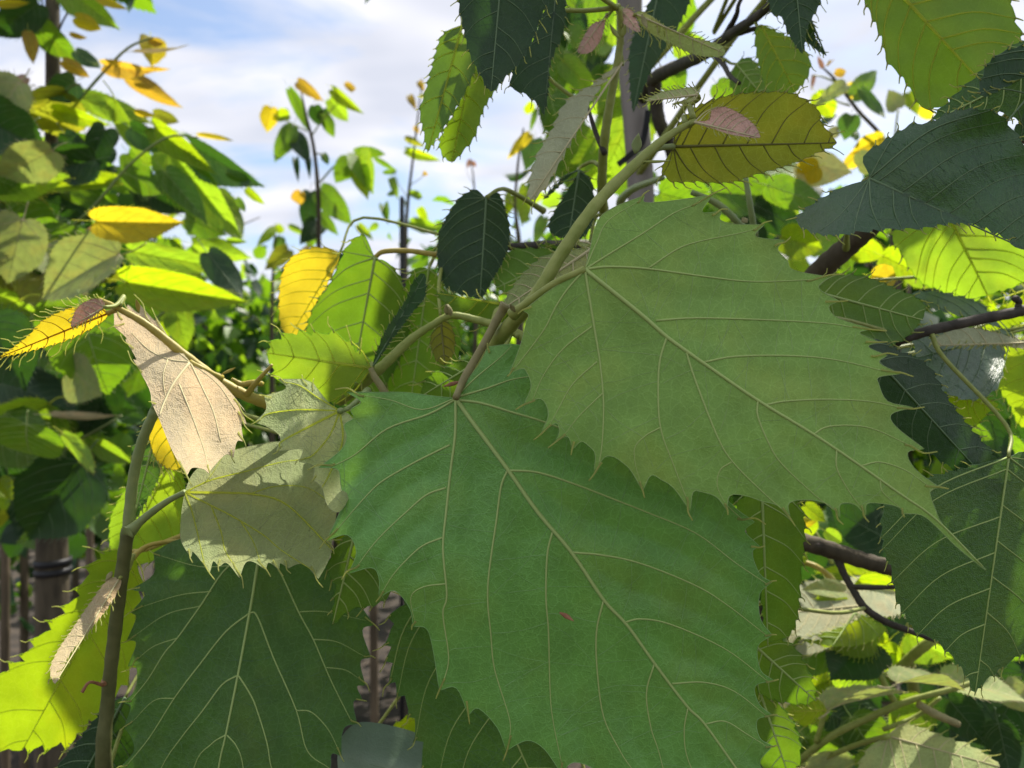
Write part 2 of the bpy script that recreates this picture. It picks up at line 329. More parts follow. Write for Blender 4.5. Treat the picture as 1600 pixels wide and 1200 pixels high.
def leaf_mesh(out, base, tip, M, pxm, teeth=None, veins=None, grid=12, quilt=0.0005, wave=0.0012, rng=None, tert=True, mid_r=0.0007, seed=0, ctl=None, rim=True):
    """M(x,y)->depth-displaced 3D point via (array of px, array of displacement); pxm: metres per px. Returns lamina and vein geometry."""
    rng = rng or np.random.default_rng(seed)
    poly, br = build_outline(out, base, tip, teeth, rng)
    base = np.array(base, float); tip = np.array(tip, float)
    if veins is None: veins = auto_veins(base, tip, [b[0] for b in br], ctl)
    else: veins = [[np.array(crom(v, 5)), wgt] for v, wgt in veins]
    vp = np.vstack([np.array(v) for v, _ in veins]); vid = np.concatenate([[i] * len(v) for i, (v, _) in enumerate(veins)])
    # tertiary cross veins
    ter = []
    if tert:
        ax = (tip - base) / np.linalg.norm(tip - base); L = np.linalg.norm(tip - base); stepl = max(4, L / 110)
        for i, (v, wg) in enumerate(veins):
            seg = np.hypot(*np.diff(v, axis=0).T); S = np.concatenate([[0], np.cumsum(seg)]); s = L * .04
            while s < S[-1] - L * .02:
                p = np.array([np.interp(s, S, v[:, 0]), np.interp(s, S, v[:, 1])]); q = np.array([np.interp(s + 3, S, v[:, 0]), np.interp(s + 3, S, v[:, 1])])
                t = (q - p) / (np.linalg.norm(q - p) + 1e-9)
                for sg in (1, -1):
                    if rng.random() < .25: continue
                    a = sg * math.radians(rng.uniform(62, 95)); d = np.array([t[0] * math.cos(a) - t[1] * math.sin(a), t[0] * math.sin(a) + t[1] * math.cos(a)])
                    line = [p.copy()]; c = p.copy(); bend = rng.uniform(-.03, .03)
                    for k in range(34):
                        b = bend + rng.uniform(-.10, .10); d = np.array([d[0] - d[1] * b, d[1] + d[0] * b]); d /= np.linalg.norm(d)
                        c = c + d * stepl; line.append(c.copy())
                        if k > 1:
                            o = vp[vid != i]
                            if len(o) and np.hypot(*(o - c).T).min() < stepl * 1.2: break
                    la = np.array(line)
                    ins = inside(poly, la)
                    if not ins.all(): la = la[:max(2, int(np.argmin(ins)))]
                    if len(la) > 3: ter.append(la)
                s += L * rng.uniform(.045, .085)
    x0, y0 = poly.min(0); x1, y1 = poly.max(0)
    gx, gy = np.meshgrid(np.arange(x0, x1, grid), np.arange(y0, y1, grid)); g = np.stack([gx.ravel(), gy.ravel()], 1).astype(float)
    g += rng.uniform(-.22, .22, g.shape) * grid; g = g[inside(poly, g)]
    if len(g): dd, _ = mind(g, poly); g = g[dd > grid * .45]
    allp = np.vstack([poly, g]) if len(g) else poly
    n = len(poly)
    vs, es, fs, *_ = delaunay_2d_cdt([Vector(p) for p in allp], [(i, (i + 1) % n) for i in range(n)], [], 1, 1e-4)
    vv = np.array([tuple(v) for v in vs])
    vd, _ = mind(vv, vp)
    L = np.linalg.norm(tip - base); ax = (tip - base) / L; lat = np.array([-ax[1], ax[0]])
    ph = rng.uniform(0, 6.28, 4)
    def disp(p, vdist=None):
        a = (p - base) @ ax / L; l = (p - base) @ lat / L
        h = wave * (np.sin(a * 7 + ph[0] + l * 3) * .6 + np.sin(l * 9 + ph[1]) * .5 + np.sin((a + l) * 15 + ph[2]) * .25 * np.abs(l) * 3)
        if vdist is not None: h = h + quilt * (1 - np.exp(-(vdist / (L * .05)) ** 2))
        return h
    Vl = M(vv, disp(vv, vd)); UV = np.stack([(vv - base) @ lat, (vv - base) @ ax], 1) * pxm * 100
    tv, tf, mi = [], [], []
    for v, wg in veins:
        P3 = M(np.array(v), disp(np.array(v))); k = len(P3)
        r = [mid_r * wg * (1 - .66 * i / (k - 1)) for i in range(k)]
        f0 = len(tf); tube(tv, tf, P3, r, 5); mi += [0] * (len(tf) - f0)
    for la in ter:
        d, _ = mind(la, vp); P3 = M(la, disp(la, d)); f0 = len(tf)
        tube(tv, tf, P3, mid_r * 0.12, 3, False); mi += [1] * (len(tf) - f0)
    for a, b in br:
        m_ = (a + b) / 2 + np.array([-(b - a)[1], (b - a)[0]]) * rng.uniform(-.18, .18)
        inn = a - (b - a) * .25
        pl = np.array(crom([inn, a, m_, b], 3)); P3 = M(pl, disp(pl)); k = len(P3); f0 = len(tf)
        tube(tv, tf, P3, [max(.00016 if pxm < .01 else 0, mid_r * (.50 - .26 * i / (k - 1))) for i in range(k)], 5); mi += [2] * (len(tf) - f0)
    if rim:
        pl = np.vstack([poly, poly[:1]]); d, _ = mind(pl, vp); f0 = len(tf)
        tube(tv, tf, M(pl, disp(pl, d)), mid_r * .14, 4, False); mi += [1] * (len(tf) - f0)
    return (Vl, [tuple(f) for f in fs], UV), (tv, tf, mi)
def orient(Vl, faces):                                    # keep faces towards the viewer's side consistent
    return faces

NLEAF = [0]; NOPET = []
def leaf(tree, out, base, tip, dd, mat, vein='pale', teeth=None, veins=None, grid=12, pet=None, petm='green', label=None, **kw):
    """A leaf traced in photo pixels and laid on a curved sheet. dd = (distance at base, at tip, roll, fold, curl)."""
    NLEAF[0] += 1
    d0, d1, roll, fold, curl = (list(dd) + [0, 0, 0])[:5]
    b = np.array(base, float); t = np.array(tip, float); L = np.linalg.norm(t - b); ax = (t - b) / L; lat = np.array([-ax[1], ax[0]])
    off = np.array(tree.location)
    def M(p, h):
        p = np.asarray(p, float); a = (p - b) @ ax / L; l = (p - b) @ lat * d0 / F
        d = d0 + (d1 - d0) * a + roll * l + fold * np.abs(l) + curl * a * a + h
        d = np.maximum(d, .1)
        return np.stack([(p[:, 0] - 800) / F * d, d, CAM_H - (p[:, 1] - 600) / F * d], 1) - off
    lam, vn = leaf_mesh(out, base, tip, M, d0 / F, teeth, veins, grid, seed=NLEAF[0] * 13 + 5, **kw)
    o = mesh_obj('leaf', lam[0], lam[1], [LM[mat]], tree, uvs=lam[2])
    if label: o['label'] = label
    vo = mesh_obj('veins', vn[0], vn[1], [VEIN[vein], VEIN_THIN[mat], VEIN['bristle']], o, mi=vn[2])
    if not pet: NOPET.append((o, Vector(P(base[0], base[1], d0)), Vector(P(base[0] - ax[0] * 60, base[1] - ax[1] * 60, d0 + .012))))
    if pet:
        pts = [(*base, d0, .0008)] + list(pet)
        c = crom([(*P(q[0], q[1], q[2]), q[3]) for q in pts], 6); V, Fc = [], []
        k_ = len(c) - 1
        tube(V, Fc, local(tree, [Vector(q[:3]) for q in c]), [float(q[3]) * (1 + .45 * max(0, 1 - (k_ - i) / 3) + .3 * max(0, 1 - i / 2.5)) for i, q in enumerate(c)], 8)
        mesh_obj('petiole', V, Fc, [STEM[petm]], o)
    return o
def thin(m):
    c = {'sheen': (.15, .21, .14), 'big': (.27, .39, .13), 'deep': (.23, .41, .14), 'bluish': (.095, .19, .075), 'dark': (.06, .12, .055), 'mid': (.12, .22, .05), 'light': (.20, .32, .06), 'lime': (.26, .34, .05), 'yellow': (.36, .29, .03),
         'amber': (.32, .22, .04), 'olive': (.10, .10, .025), 'under': (.26, .29, .13), 'beige': (.46, .38, .22), 'grey': (.33, .34, .2), 'pink': (.4, .26, .2), 'glossy': (.09, .16, .09)}[m]
    return flat_mat('veinlet_' + m, c, 0.6, tuple(min(1, k * 2.6) for k in c) if m in ('light', 'lime', 'mid') else None)
VEIN_THIN = {k: thin(k) for k in LM}

# template leaves (shared meshes) for smaller and farther leaves; length 1 along +Y, underside -Z
HALF = [(.0, .02), (.10, -.045), (.24, -.04), (.37, .06), (.44, .22), (.445, .38), (.40, .55), (.30, .71), (.17, .86), (.06, .96), (0, 1.04)]
TPL = {}
def template(key, fold, curl, twist, width, seed, fine=True):
    rng = np.random.default_rng(seed); S = 400.0
    R_ = [(x * width * S * rng.uniform(.94, 1.06), y * S) for x, y in HALF]; L_ = [(-x * width * S * rng.uniform(.94, 1.06), y * S) for x, y in HALF[1:-1]][::-1]
    out = [(0, 2)] + R_[1:] + L_
    def M(p, h):
        p = np.asarray(p, float) / S; l, a = p[:, 0], p[:, 1]; h = np.asarray(h) / 1.0
        z = fold * np.abs(l) + curl * a * a + twist * l * a + h
        return np.stack([l, a - abs(curl) * .3 * a ** 3, z], 1)
    lam, vn = leaf_mesh(out, (0, 2), (0, 1.04 * S), M, .12 / S, (27 if fine else 36, 26 if fine else 22, 2.4), None, 18 if fine else 34, quilt=.004, wave=.02 if fine else .035, rng=rng, tert=False, mid_r=.0085 if fine else .010, rim=False)
    me = bpy.data.meshes.new('leaf_' + key); me.from_pydata([tuple(v) for v in lam[0]], [], lam[1]); me.materials.append(None)
    me.polygons.foreach_set('use_smooth', [True] * len(me.polygons))
    l = me.uv_layers.new(name='UVMap'); vi = np.empty(len(me.loops), np.int32); me.loops.foreach_get('vertex_index', vi)
    l.data.foreach_set('uv', np.asarray(lam[2] * 1.0, np.float32)[vi].ravel()); me.update()
    V, Fc = list(vn[0]), list(vn[1]); mi = list(vn[2]); f0 = len(Fc)
    tube(V, Fc, [Vector(q) for q in crom([(0, .01, 0), (0.01, -.12, -.02), (.0, -.26, .02)], 4)], .010, 5); mi += [0] * (len(Fc) - f0)
    mv = bpy.data.meshes.new('veins_' + key); mv.from_pydata([tuple(v) for v in V], [], Fc); mv.materials.append(None)
    mv.polygons.foreach_set('use_smooth', [True] * len(mv.polygons)); mv.update()
    TPL[key] = (me, mv)
for i, a in enumerate([(.15, -.15, .1, 1.0), (-.2, -.3, -.15, .9), (.35, -.2, .2, 1.05), (.05, -.45, 0, .95), (.55, -.1, -.1, 1.1), (-.1, .15, .25, .8)]):
    template('f%d' % i, *a, 40 + i, True)
    template('c%d' % i, *a, 70 + i, False)
VMAP = {'sheen': 'dusk', 'big': 'dim', 'deep': 'pale', 'bluish': 'pale', 'dark': 'dusk', 'mid': 'pale', 'light': 'yellow', 'lime': 'yellow', 'yellow': 'yellow', 'amber': 'yellow', 'olive': 'dark', 'under': 'cream', 'beige': 'cream', 'grey': 'cream', 'pink': 'cream', 'glossy': 'pale'}
def put(tree, B, T, width, mat, roll=0.0, kind=None, fine=True, flip=False, veins=True):
    """A template leaf from base point B to tip T (world), turned about its axis by roll (degrees) from facing the viewer"""
    i = random.randrange(6) if kind is None else kind
    me, mv = TPL[('f' if fine else 'c') + str(i)]
    y = (T - B); L = y.length; y.normalize()
    v = ((B + T) / 2 - Vector((0, 0, CAM_H))).normalized(); z = -(v - y * v.dot(y))
    if z.length < .05: z = y.orthogonal()
    z.normalize()
    z = Matrix.Rotation(math.radians(roll), 3, y) @ z
    x = y.cross(z); wd = width / (L * .89)
    mw = Matrix(((x.x * L * wd, y.x * L, z.x * L, B.x), (x.y * L * wd, y.y * L, z.y * L, B.y), (x.z * L * wd, y.z * L, z.z * L, B.z), (0, 0, 0, 1)))
    o = bpy.data.objects.new('leaf', me); COL.objects.link(o); o.parent = tree
    o.matrix_basis = Matrix.Translation(-tree.location) @ mw
    o.material_slots[0].link = 'OBJECT'; o.material_slots[0].material = (LM if fine else LMC)[mat]
    if veins:
        c = bpy.data.objects.new('veins', mv); COL.objects.link(c); c.parent = o
        c.material_slots[0].link = 'OBJECT'; c.material_slots[0].material = VEIN[VMAP[mat]]
    return o
def putpx(tree, bx, by, tx, ty, wpx, mat, roll=0, d=1.0, d2=None, **kw):
    d2 = d if d2 is None else d2
    B, T = P(bx, by, d), P(tx, ty, d2)
    return put(tree, B, T, wpx / F * (d + d2) / 2 / max(.25, abs(math.cos(math.radians(roll)))), mat, roll, **kw)

#==SETTING==
# ------------------------------------------------------------------ ground
def ground_mat():
    m = bpy.data.materials.new('mulch_soil'); m.use_nodes = True; t = m.node_tree; p = t.nodes['Principled BSDF']; p.inputs['Roughness'].default_value = .95
    co = N(t, 'ShaderNodeTexCoord'); v = N(t, 'ShaderNodeTexVoronoi'); v.inputs['Scale'].default_value = 22; v.inputs['Randomness'].default_value = 1
    n = N(t, 'ShaderNodeTexNoise'); n.inputs['Scale'].default_value = 9; n.inputs['Detail'].default_value = 8
    t.links.new(co.outputs['Object'], v.inputs['Vector']); t.links.new(co.outputs['Object'], n.inputs['Vector'])
    r = N(t, 'ShaderNodeValToRGB'); r.color_ramp.elements[0].color = (.014, .010, .007, 1); r.color_ramp.elements[1].color = (.052, .037, .025, 1)
    r.color_ramp.elements[0].position = .3; r.color_ramp.elements[1].position = .8
    a = N(t, 'ShaderNodeMath', operation='MULTIPLY_ADD'); a.inputs[1].default_value = .45
    sx = N(t, 'ShaderNodeSeparateColor'); t.links.new(v.outputs['Color'], sx.inputs[0]); t.links.new(sx.outputs[0], a.inputs[0])
    h = N(t, 'ShaderNodeMath', operation='MULTIPLY'); h.inputs[1].default_value = .6; t.links.new(n.outputs['Fac'], h.inputs[0]); t.links.new(h.outputs[0], a.inputs[2])
    t.links.new(a.outputs[0], r.inputs['Fac']); t.links.new(r.outputs[0], p.inputs['Base Color'])
    b = N(t, 'ShaderNodeBump'); b.inputs['Strength'].default_value = .8; b.inputs['Distance'].default_value = .03
    t.links.new(a.outputs[0], b.inputs['Height']); t.links.new(b.outputs[0], p.inputs['Normal'])
    return m
gv, gf = [], []
xs = [-400, -150, -60, -25] + list(np.linspace(-12, 12, 41)) + [25, 60, 150, 400]
ys = [-400, -100, -30, -10] + list(np.linspace(-4, 16, 41)) + [25, 50, 120, 300, 900]
for y in ys:
    for x in xs: gv.append((x, y, 0.03 * math.sin(x * 1.7 + y) * math.sin(y * 1.3) if abs(x) < 13 and -5 < y < 17 else 0))
nx = len(xs)
for j in range(len(ys) - 1):
    for i in range(nx - 1): gf.append((j * nx + i, j * nx + i + 1, (j + 1) * nx + i + 1, (j + 1) * nx + i))
g = mesh_obj('ground', gv, gf, [ground_mat()]); g['kind'] = 'structure'

# ------------------------------------------------------------------ helpers for whole trees
def trunk_world(tree, pts, mat, name='trunk', sides=12, n=6):
    c = crom(pts, n); V, Fc = [], []
    tube(V, Fc, local(tree, [Vector(q[:3]) for q in c]), [float(q[3]) for q in c], sides)
    return mesh_obj(name, V, Fc, [mat], tree)

# ================================================================== THE NEAR TREE
TX, TY = (1003 - 800) / F * .60, .60
near = empty('linden_tree', (TX, TY, 0), 'young linden tree with smooth grey trunk and huge bristle-edged green leaves', 'tree')
trunk_world(near, [(TX + .02, TY, -.03, .016), (TX + .008, TY, .6, .0135), (TX + .002, TY, 1.2, .0115), (TX, TY, 1.62, .0103), (TX - .006, TY, 1.85, .0098), (TX + .07, TY, 2.2, .008), (TX + .16, TY, 2.7, .004)], STEM['pole'])

# ---- leaf 1: the broad leaf in front
L1 = [(914, 421), (920, 398), (933, 347), (957, 325), (1000, 313, 1012, 300), (1008, 316), (1047, 314), (1092, 316, 1128, 297), (1097, 331), (1118, 334, 1134, 328), (1125, 343), (1147, 350), (1183, 357, 1202, 347),
  (1180, 366), (1190, 372), (1216, 381, 1232, 372), (1215, 390), (1230, 407), (1240, 422), (1272, 437, 1310, 430), (1279, 450), (1297, 471, 1320, 470), (1295, 480), (1310, 497), (1343, 512, 1378, 516), (1343, 520), (1360, 534, 1382, 534),
  (1357, 542), (1370, 556, 1397, 555), (1374, 567), (1387, 580, 1420, 587), (1374, 589), (1373, 600), (1387, 627), (1410, 637, 1438, 636), (1393, 647), (1400, 667), (1424, 697, 1457, 704), (1418, 707), (1430, 733), (1453, 760, 1477, 763),
  (1453, 768), (1463, 800), (1473, 820), (1500, 850), (1540, 890), (1526, 880), (1493, 853), (1463, 823), (1440, 805), (1410, 797, 1413, 806), (1403, 792), (1380, 787), (1355, 787), (1348, 795, 1356, 812), (1335, 788), (1313, 788), (1307, 799, 1316, 816), (1296, 789),
  (1265, 781), (1233, 786), (1227, 799, 1240, 818), (1215, 790), (1190, 783), (1167, 775), (1141, 774), (1134, 790, 1137, 802), (1120, 777), (1098, 769), (1083, 769), (1075, 784, 1081, 808), (1053, 763), (1034, 750), (1017, 743), (1001, 757, 1006, 774), (987, 737), (972, 722),
  (956, 713), (943, 716), (936, 728, 923, 747), (930, 710), (920, 697), (908, 690), (896, 694, 893, 708), (887, 682), (878, 683, 860, 697), (874, 675), (868, 661), (856, 668, 838, 684), (857, 647), (845, 623), (830, 628, 810, 638), (830, 603), (822, 580), (815, 576), (801, 577, 794, 586), (813, 540), (822, 505), (826, 492), (826, 481, 812, 489), (850, 460), (880, 440)]
V1 = [([(914, 421), (1000, 490), (1040, 525), (1070, 547), (1100, 568), (1183, 625), (1267, 676), (1333, 720), (1407, 772), (1463, 812), (1535, 885)], 1.0),
  ([(914, 421), (920, 460), (930, 520), (938, 570), (943, 630), (941, 690), (936, 726)], .62), ([(914, 421), (888, 450), (868, 480), (850, 515), (815, 562), (803, 577)], .5),
  ([(914, 421), (950, 417), (1012, 420), (1108, 433), (1180, 440), (1272, 437)], .62), ([(914, 421), (947, 400), (1007, 363), (1053, 333), (1093, 317)], .5), ([(1012, 420), (1057, 390), (1093, 377), (1153, 365), (1183, 357)], .4),
  ([(914, 421), (932, 380), (950, 345), (1000, 313)], .35),
  ([(1025, 501), (1090, 497), (1200, 500), (1290, 505), (1342, 513)], .5), ([(1100, 566), (1150, 557), (1240, 556), (1310, 563), (1386, 581)], .5), ([(1195, 633), (1227, 627), (1290, 624), (1357, 627), (1408, 637)], .47), ([(1270, 679), (1297, 666), (1357, 668), (1422, 696)], .42), ([(1345, 728), (1375, 722), (1415, 735), (1452, 760)], .36),
  ([(1042, 526), (1030, 570), (1029, 640), (1035, 680), (1050, 720), (1074, 783)], .5), ([(1072, 548), (1085, 590), (1120, 680), (1145, 722), (1195, 772), (1226, 799)], .48), ([(1184, 627), (1184, 650), (1200, 690), (1220, 723), (1267, 768), (1306, 799)], .44), ([(1307, 704), (1308, 733), (1327, 768), (1347, 794)], .38), ([(1375, 750), (1380, 770), (1410, 796)], .3),
  ([(925, 510), (880, 545), (850, 585), (832, 625)], .36), ([(933, 565), (895, 600), (872, 640), (857, 667)], .33), ([(941, 615), (905, 650), (880, 682)], .3), ([(1032, 668), (1010, 680), (993, 697), (992, 720), (1001, 756)], .32), ([(1143, 722), (1125, 735), (1121, 760), (1134, 789)], .3)]
leaf(near, L1, (914, 421), (1540, 890), (.204, .184, -.16, .06, 0), 'big', 'dim', veins=V1, grid=8, mid_r=.00066, quilt=.0018, wave=.0030,
     pet=[(872, 440, .204, .0010), (835, 466, .208, .0012), (800, 492, .213, .0013)], petm='green', label='broad smooth mid-green leaf lying over the others')
# ---- leaf 2: the big quilted leaf under it
L2 = [(712, 622), (680, 619), (633, 613), (587, 613), (560, 617, 530, 610), (564, 628), (548, 640), (553, 653), (538, 664), (542, 683), (533, 703), (515, 727, 487, 733), (527, 733), (532, 753), (534, 790), (522, 832, 503, 853), (543, 836), (557, 863), (556, 887, 538, 902), (580, 887), (592, 902), (597, 927, 589, 938), (617, 923), (640, 950), (648, 973, 644, 982), (667, 983), (677, 1017), (692, 1066, 683, 1087), (713, 1075), (730, 1103, 733, 1126), (748, 1107), (777, 1137),
  (796, 1157, 788, 1183), (823, 1157), (850, 1170), (878, 1197, 876, 1215), (897, 1191), (930, 1203), (960, 1228, 958, 1245), (985, 1222), (1020, 1238), (1050, 1258, 1052, 1272), (1075, 1247), (1110, 1255), (1150, 1270, 1153, 1284), (1170, 1262), (1195, 1285), (1235, 1335), (1222, 1290), (1212, 1245), (1225, 1215, 1240, 1212), (1195, 1205), (1188, 1188), (1200, 1167, 1212, 1165), (1187, 1153), (1183, 1125), (1199, 1119, 1212, 1117), (1186, 1100), (1180, 1072), (1201, 1065, 1214, 1062), (1188, 1047), (1184, 1010), (1199, 993, 1211, 992), (1188, 967), (1187, 928), (1199, 912, 1211, 908), (1187, 897), (1175, 864), (1178, 854, 1192, 853), (1164, 830), (1161, 812, 1190, 818), (1140, 785), (1085, 715), (1020, 655), (940, 605), (880, 565), (835, 545), (800, 538), (764, 548, 762, 538), (750, 567), (733, 590), (720, 606)]
V2 = [([(712, 622), (735, 655), (793, 733), (840, 800), (893, 863), (943, 937), (980, 977), (1023, 1037), (1073, 1103), (1100, 1130), (1150, 1200), (1195, 1265), (1235, 1335)], 1.0),
  ([(712, 624), (711, 680), (704, 735), (697, 800), (692, 857), (698, 930), (692, 960), (701, 1027), (693, 1066)], .68), ([(712, 624), (670, 647), (605, 670), (555, 710), (516, 730)], .5), ([(703, 695), (647, 723), (600, 750), (577, 770), (550, 800), (523, 832)], .42), ([(697, 762), (667, 773), (637, 798), (590, 843), (557, 886)], .42), ([(691, 840), (660, 853), (633, 877), (613, 900), (597, 926)], .38), ([(697, 912), (662, 917), (642, 933), (648, 972)], .32),
  ([(712, 622), (660, 640), (610, 625), (562, 617)], .3), ([(715, 620), (760, 607), (800, 593), (850, 585)], .5), ([(714, 618), (747, 587), (780, 560), (800, 540)], .38), ([(716, 625), (753, 630), (800, 644), (853, 660), (930, 690), (1020, 720), (1100, 760), (1160, 812)], .6),
  ([(796, 735), (840, 738), (900, 757), (967, 783), (1010, 800), (1087, 833), (1150, 880), (1198, 912)], .52), ([(893, 863), (940, 867), (1000, 880), (1083, 913), (1133, 943), (1198, 993)], .5), ([(977, 972), (1000, 967), (1040, 973), (1100, 997), (1147, 1023), (1200, 1065)], .45), ([(1050, 1068), (1100, 1066), (1147, 1080), (1198, 1119)], .4), ([(1102, 1131), (1133, 1127), (1167, 1147), (1198, 1166)], .36),
  ([(793, 735), (783, 760), (776, 810), (762, 917), (767, 993), (773, 1047), (796, 1123), (796, 1156)], .52), ([(863, 832), (855, 867), (853, 933), (857, 987), (859, 1067), (863, 1120), (878, 1196)], .48), ([(943, 938), (932, 987), (933, 1047), (943, 1120), (967, 1170), (985, 1198), (1020, 1238)], .45), ([(1022, 1038), (1010, 1083), (1017, 1137), (1030, 1177), (1050, 1257)], .4), ([(1075, 1105), (1069, 1143), (1076, 1190), (1110, 1255)], .36)]
leaf(near, L2, (712, 622), (1235, 1335), (.2170, .218, .06, .08, 0), 'deep', 'pale', veins=V2, grid=7, mid_r=.00074, quilt=.0036, wave=.0050,
     pet=[(725, 592, .222, .0012), (752, 545, .224, .0012), (778, 497, .225, .0013), (791, 476, .224, .0014)], petm='tan', label='large dark quilted leaf with a red bud scale on it')
# ---- leaf 3 lower left
L3 = [(404, 872), (370, 862), (330, 850), (282, 842), (247, 867, 236, 861), (240, 897), (214, 919, 199, 923), (227, 928), (217, 950, 197, 962), (213, 965), (208, 995, 193, 1003), (213, 1005), (211, 1032, 193, 1047), (213, 1042), (212, 1077), (201, 1096, 187, 1098), (204, 1105), (203, 1130, 190, 1140), (207, 1155), (209, 1175), (195, 1197, 182, 1203), (208, 1215), (215, 1250), (225, 1275, 215, 1290), (250, 1300), (280, 1335), (318, 1390), (345, 1340), (390, 1305), (430, 1270), (455, 1262, 468, 1275), (470, 1240), (500, 1215), (516, 1200), (518, 1178), (529, 1172, 536, 1187), (534, 1150), (540, 1135), (551, 1127, 562, 1134), (552, 1097), (560, 1093, 571, 1095), (558, 1073), (564, 1062, 575, 1077), (563, 1034), (572, 1026, 584, 1028), (566, 985), (575, 968, 590, 982), (560, 940), (545, 905), (520, 880), (470, 862), (430, 866)]
V3 = [([(404, 872), (398, 910), (390, 957), (372, 1053), (353, 1147), (340, 1210), (318, 1390)], 1.0), ([(404, 874), (357, 885), (313, 947), (277, 997), (257, 1020), (230, 1063), (203, 1096)], .6), ([(390, 958), (353, 987), (313, 1037), (273, 1090), (233, 1153), (198, 1196)], .55), ([(372, 1055), (347, 1070), (317, 1110), (283, 1153), (253, 1198), (226, 1274)], .5), ([(353, 1148), (330, 1163), (303, 1200), (282, 1334)], .42),
  ([(404, 874), (432, 885), (467, 957), (490, 1000), (517, 1063), (549, 1127)], .6), ([(390, 957), (402, 963), (427, 1027), (463, 1110), (480, 1173), (514, 1200)], .55), ([(373, 1056), (390, 1083), (400, 1105), (417, 1160), (426, 1205), (455, 1260)], .5), ([(355, 1149), (370, 1167), (380, 1200), (390, 1304)], .42),
  ([(468, 956), (497, 955), (520, 958), (573, 970)], .34), ([(490, 999), (527, 1003), (570, 1026)], .34), ([(510, 1043), (540, 1047), (563, 1062)], .32), ([(463, 1110), (487, 1113), (513, 1140), (529, 1172)], .34), ([(330, 924), (280, 930), (216, 950)], .34), ([(313, 947), (260, 960), (209, 994)], .3), ([(277, 997), (240, 1010), (212, 1032)], .3), ([(272, 1091), (240, 1095), (205, 1130)], .3), ([(360, 884), (310, 885), (250, 868)], .34)]
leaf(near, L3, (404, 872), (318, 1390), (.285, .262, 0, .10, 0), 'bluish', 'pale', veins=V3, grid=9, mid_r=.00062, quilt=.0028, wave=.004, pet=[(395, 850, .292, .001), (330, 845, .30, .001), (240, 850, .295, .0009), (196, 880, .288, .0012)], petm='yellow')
# ---- leaf 4 pale underside with dappled light
L4 = [(289, 769), (300, 742), (320, 724), (350, 708), (392, 697), (432, 690), (470, 692), (500, 715), (515, 745), (526, 785), (523, 820), (512, 846, 520, 862), (517, 866), (509, 884), (490, 892, 502, 913), (480, 885), (466, 881), (447, 880, 453, 893), (438, 880), (430, 880, 440, 896), (420, 879), (407, 880, 420, 897), (396, 878), (383, 880), (368, 887, 378, 913), (355, 880), (343, 878, 342, 890), (333, 877), (320, 883, 333, 902), (303, 863), (296, 862, 300, 876), (288, 855), (282, 838), (284, 800)]
V4 = [([(289, 769), (355, 770), (400, 773), (450, 790), (520, 860)], 1.0), ([(289, 769), (330, 750), (390, 735), (440, 722), (500, 715)], .6), ([(289, 769), (330, 790), (360, 805), (410, 835), (440, 860), (490, 892)], .6), ([(289, 769), (300, 800), (310, 840), (320, 883)], .55), ([(330, 791), (345, 830), (352, 860), (368, 886)], .42), ([(390, 772), (430, 760), (480, 762), (522, 790)], .45), ([(375, 813), (395, 845), (407, 879)], .4), ([(320, 755), (335, 735), (350, 709)], .4)]
leaf(near, L4, (289, 769), (524, 820), (.262, .250, -1.25, 0, 0), 'under', 'yellow', veins=V4, grid=8, mid_r=.00055, quilt=.0008, wave=.0022, pet=[(262, 783, .265, .0011), (230, 806, .268, .0014), (203, 830, .270, .0017)], petm='greyg', label='pale downy leaf underside with dappled sunlight')
# ---- leaf 5 small pale one
L5 = [(531, 642), (517, 633), (500, 613), (489, 607, 490, 594), (478, 599, 473, 588), (445, 597, 427, 589), (447, 607), (420, 620, 408, 617), (416, 640), (404, 657, 394, 662), (420, 668), (438, 683), (437, 700, 428, 708), (452, 703), (473, 702), (474, 717, 463, 724), (490, 728), (492, 745, 487, 752), (503, 762), (512, 790), (530, 800), (548, 770), (556, 720), (560, 680), (548, 650)]
V5 = [([(531, 642), (480, 668), (440, 690), (437, 700)], .9), ([(531, 642), (470, 640), (420, 646), (405, 657)], .6), ([(531, 642), (495, 620), (470, 603), (447, 597)], .55), ([(531, 642), (515, 680), (490, 710), (474, 717)], .6), ([(531, 642), (535, 690), (515, 740), (503, 762)], .6)]
leaf(near, L5, (531, 642), (410, 700), (.246, .232, .9, .1, 0), 'under', 'yellow', veins=V5, grid=8, mid_r=.0005, wave=.0018, pet=[(545, 637, .255, .0008), (575, 610, .268, .0010)], petm='greyg')
# ---- leaf 6 downy beige young leaf
L6 = [(297, 566), (280, 545), (267, 533), (253, 514, 240, 487), (240, 500), (228, 493, 213, 466), (217, 490), (205, 489, 196, 467), (195, 492), (187, 494, 173, 477), (189, 507, 172, 513), (197, 527), (204, 540, 191, 526), (213, 560), (217, 575, 203, 553), (233, 607), (241, 630, 234, 628), (250, 657), (263, 690), (275, 715), (284, 728, 297, 753), (300, 731), (318, 733), (325, 731, 326, 745), (335, 727), (353, 710), (362, 707, 366, 720), (370, 690), (375, 680, 383, 696), (377, 660), (377, 650, 391, 672), (374, 633), (372, 630, 392, 653), (360, 613), (333, 587)]
V6 = [([(297, 566), (272, 598), (256, 630), (249, 650)], 1.15), ([(297, 566), (265, 562), (233, 547), (205, 520)], .7), ([(297, 566), (318, 610), (334, 645), (345, 690)], .7), ([(297, 566), (340, 600), (368, 640)], .5), ([(280, 600), (300, 650), (318, 700), (325, 731)], .5), ([(262, 562), (255, 590), (262, 640)], .4), ([(297, 566), (262, 535), (230, 496)], .5)]
leaf(near, L6, (297, 566), (290, 735), (.262, .205, -.25, .25, 0), 'beige', 'cream', veins=V6, grid=8, mid_r=.00052, wave=.002, quilt=.0006, pet=[(315, 575, .262, .0009), (345, 592, .268, .0012)], petm='yellow', label='folded young leaf covered in beige down')
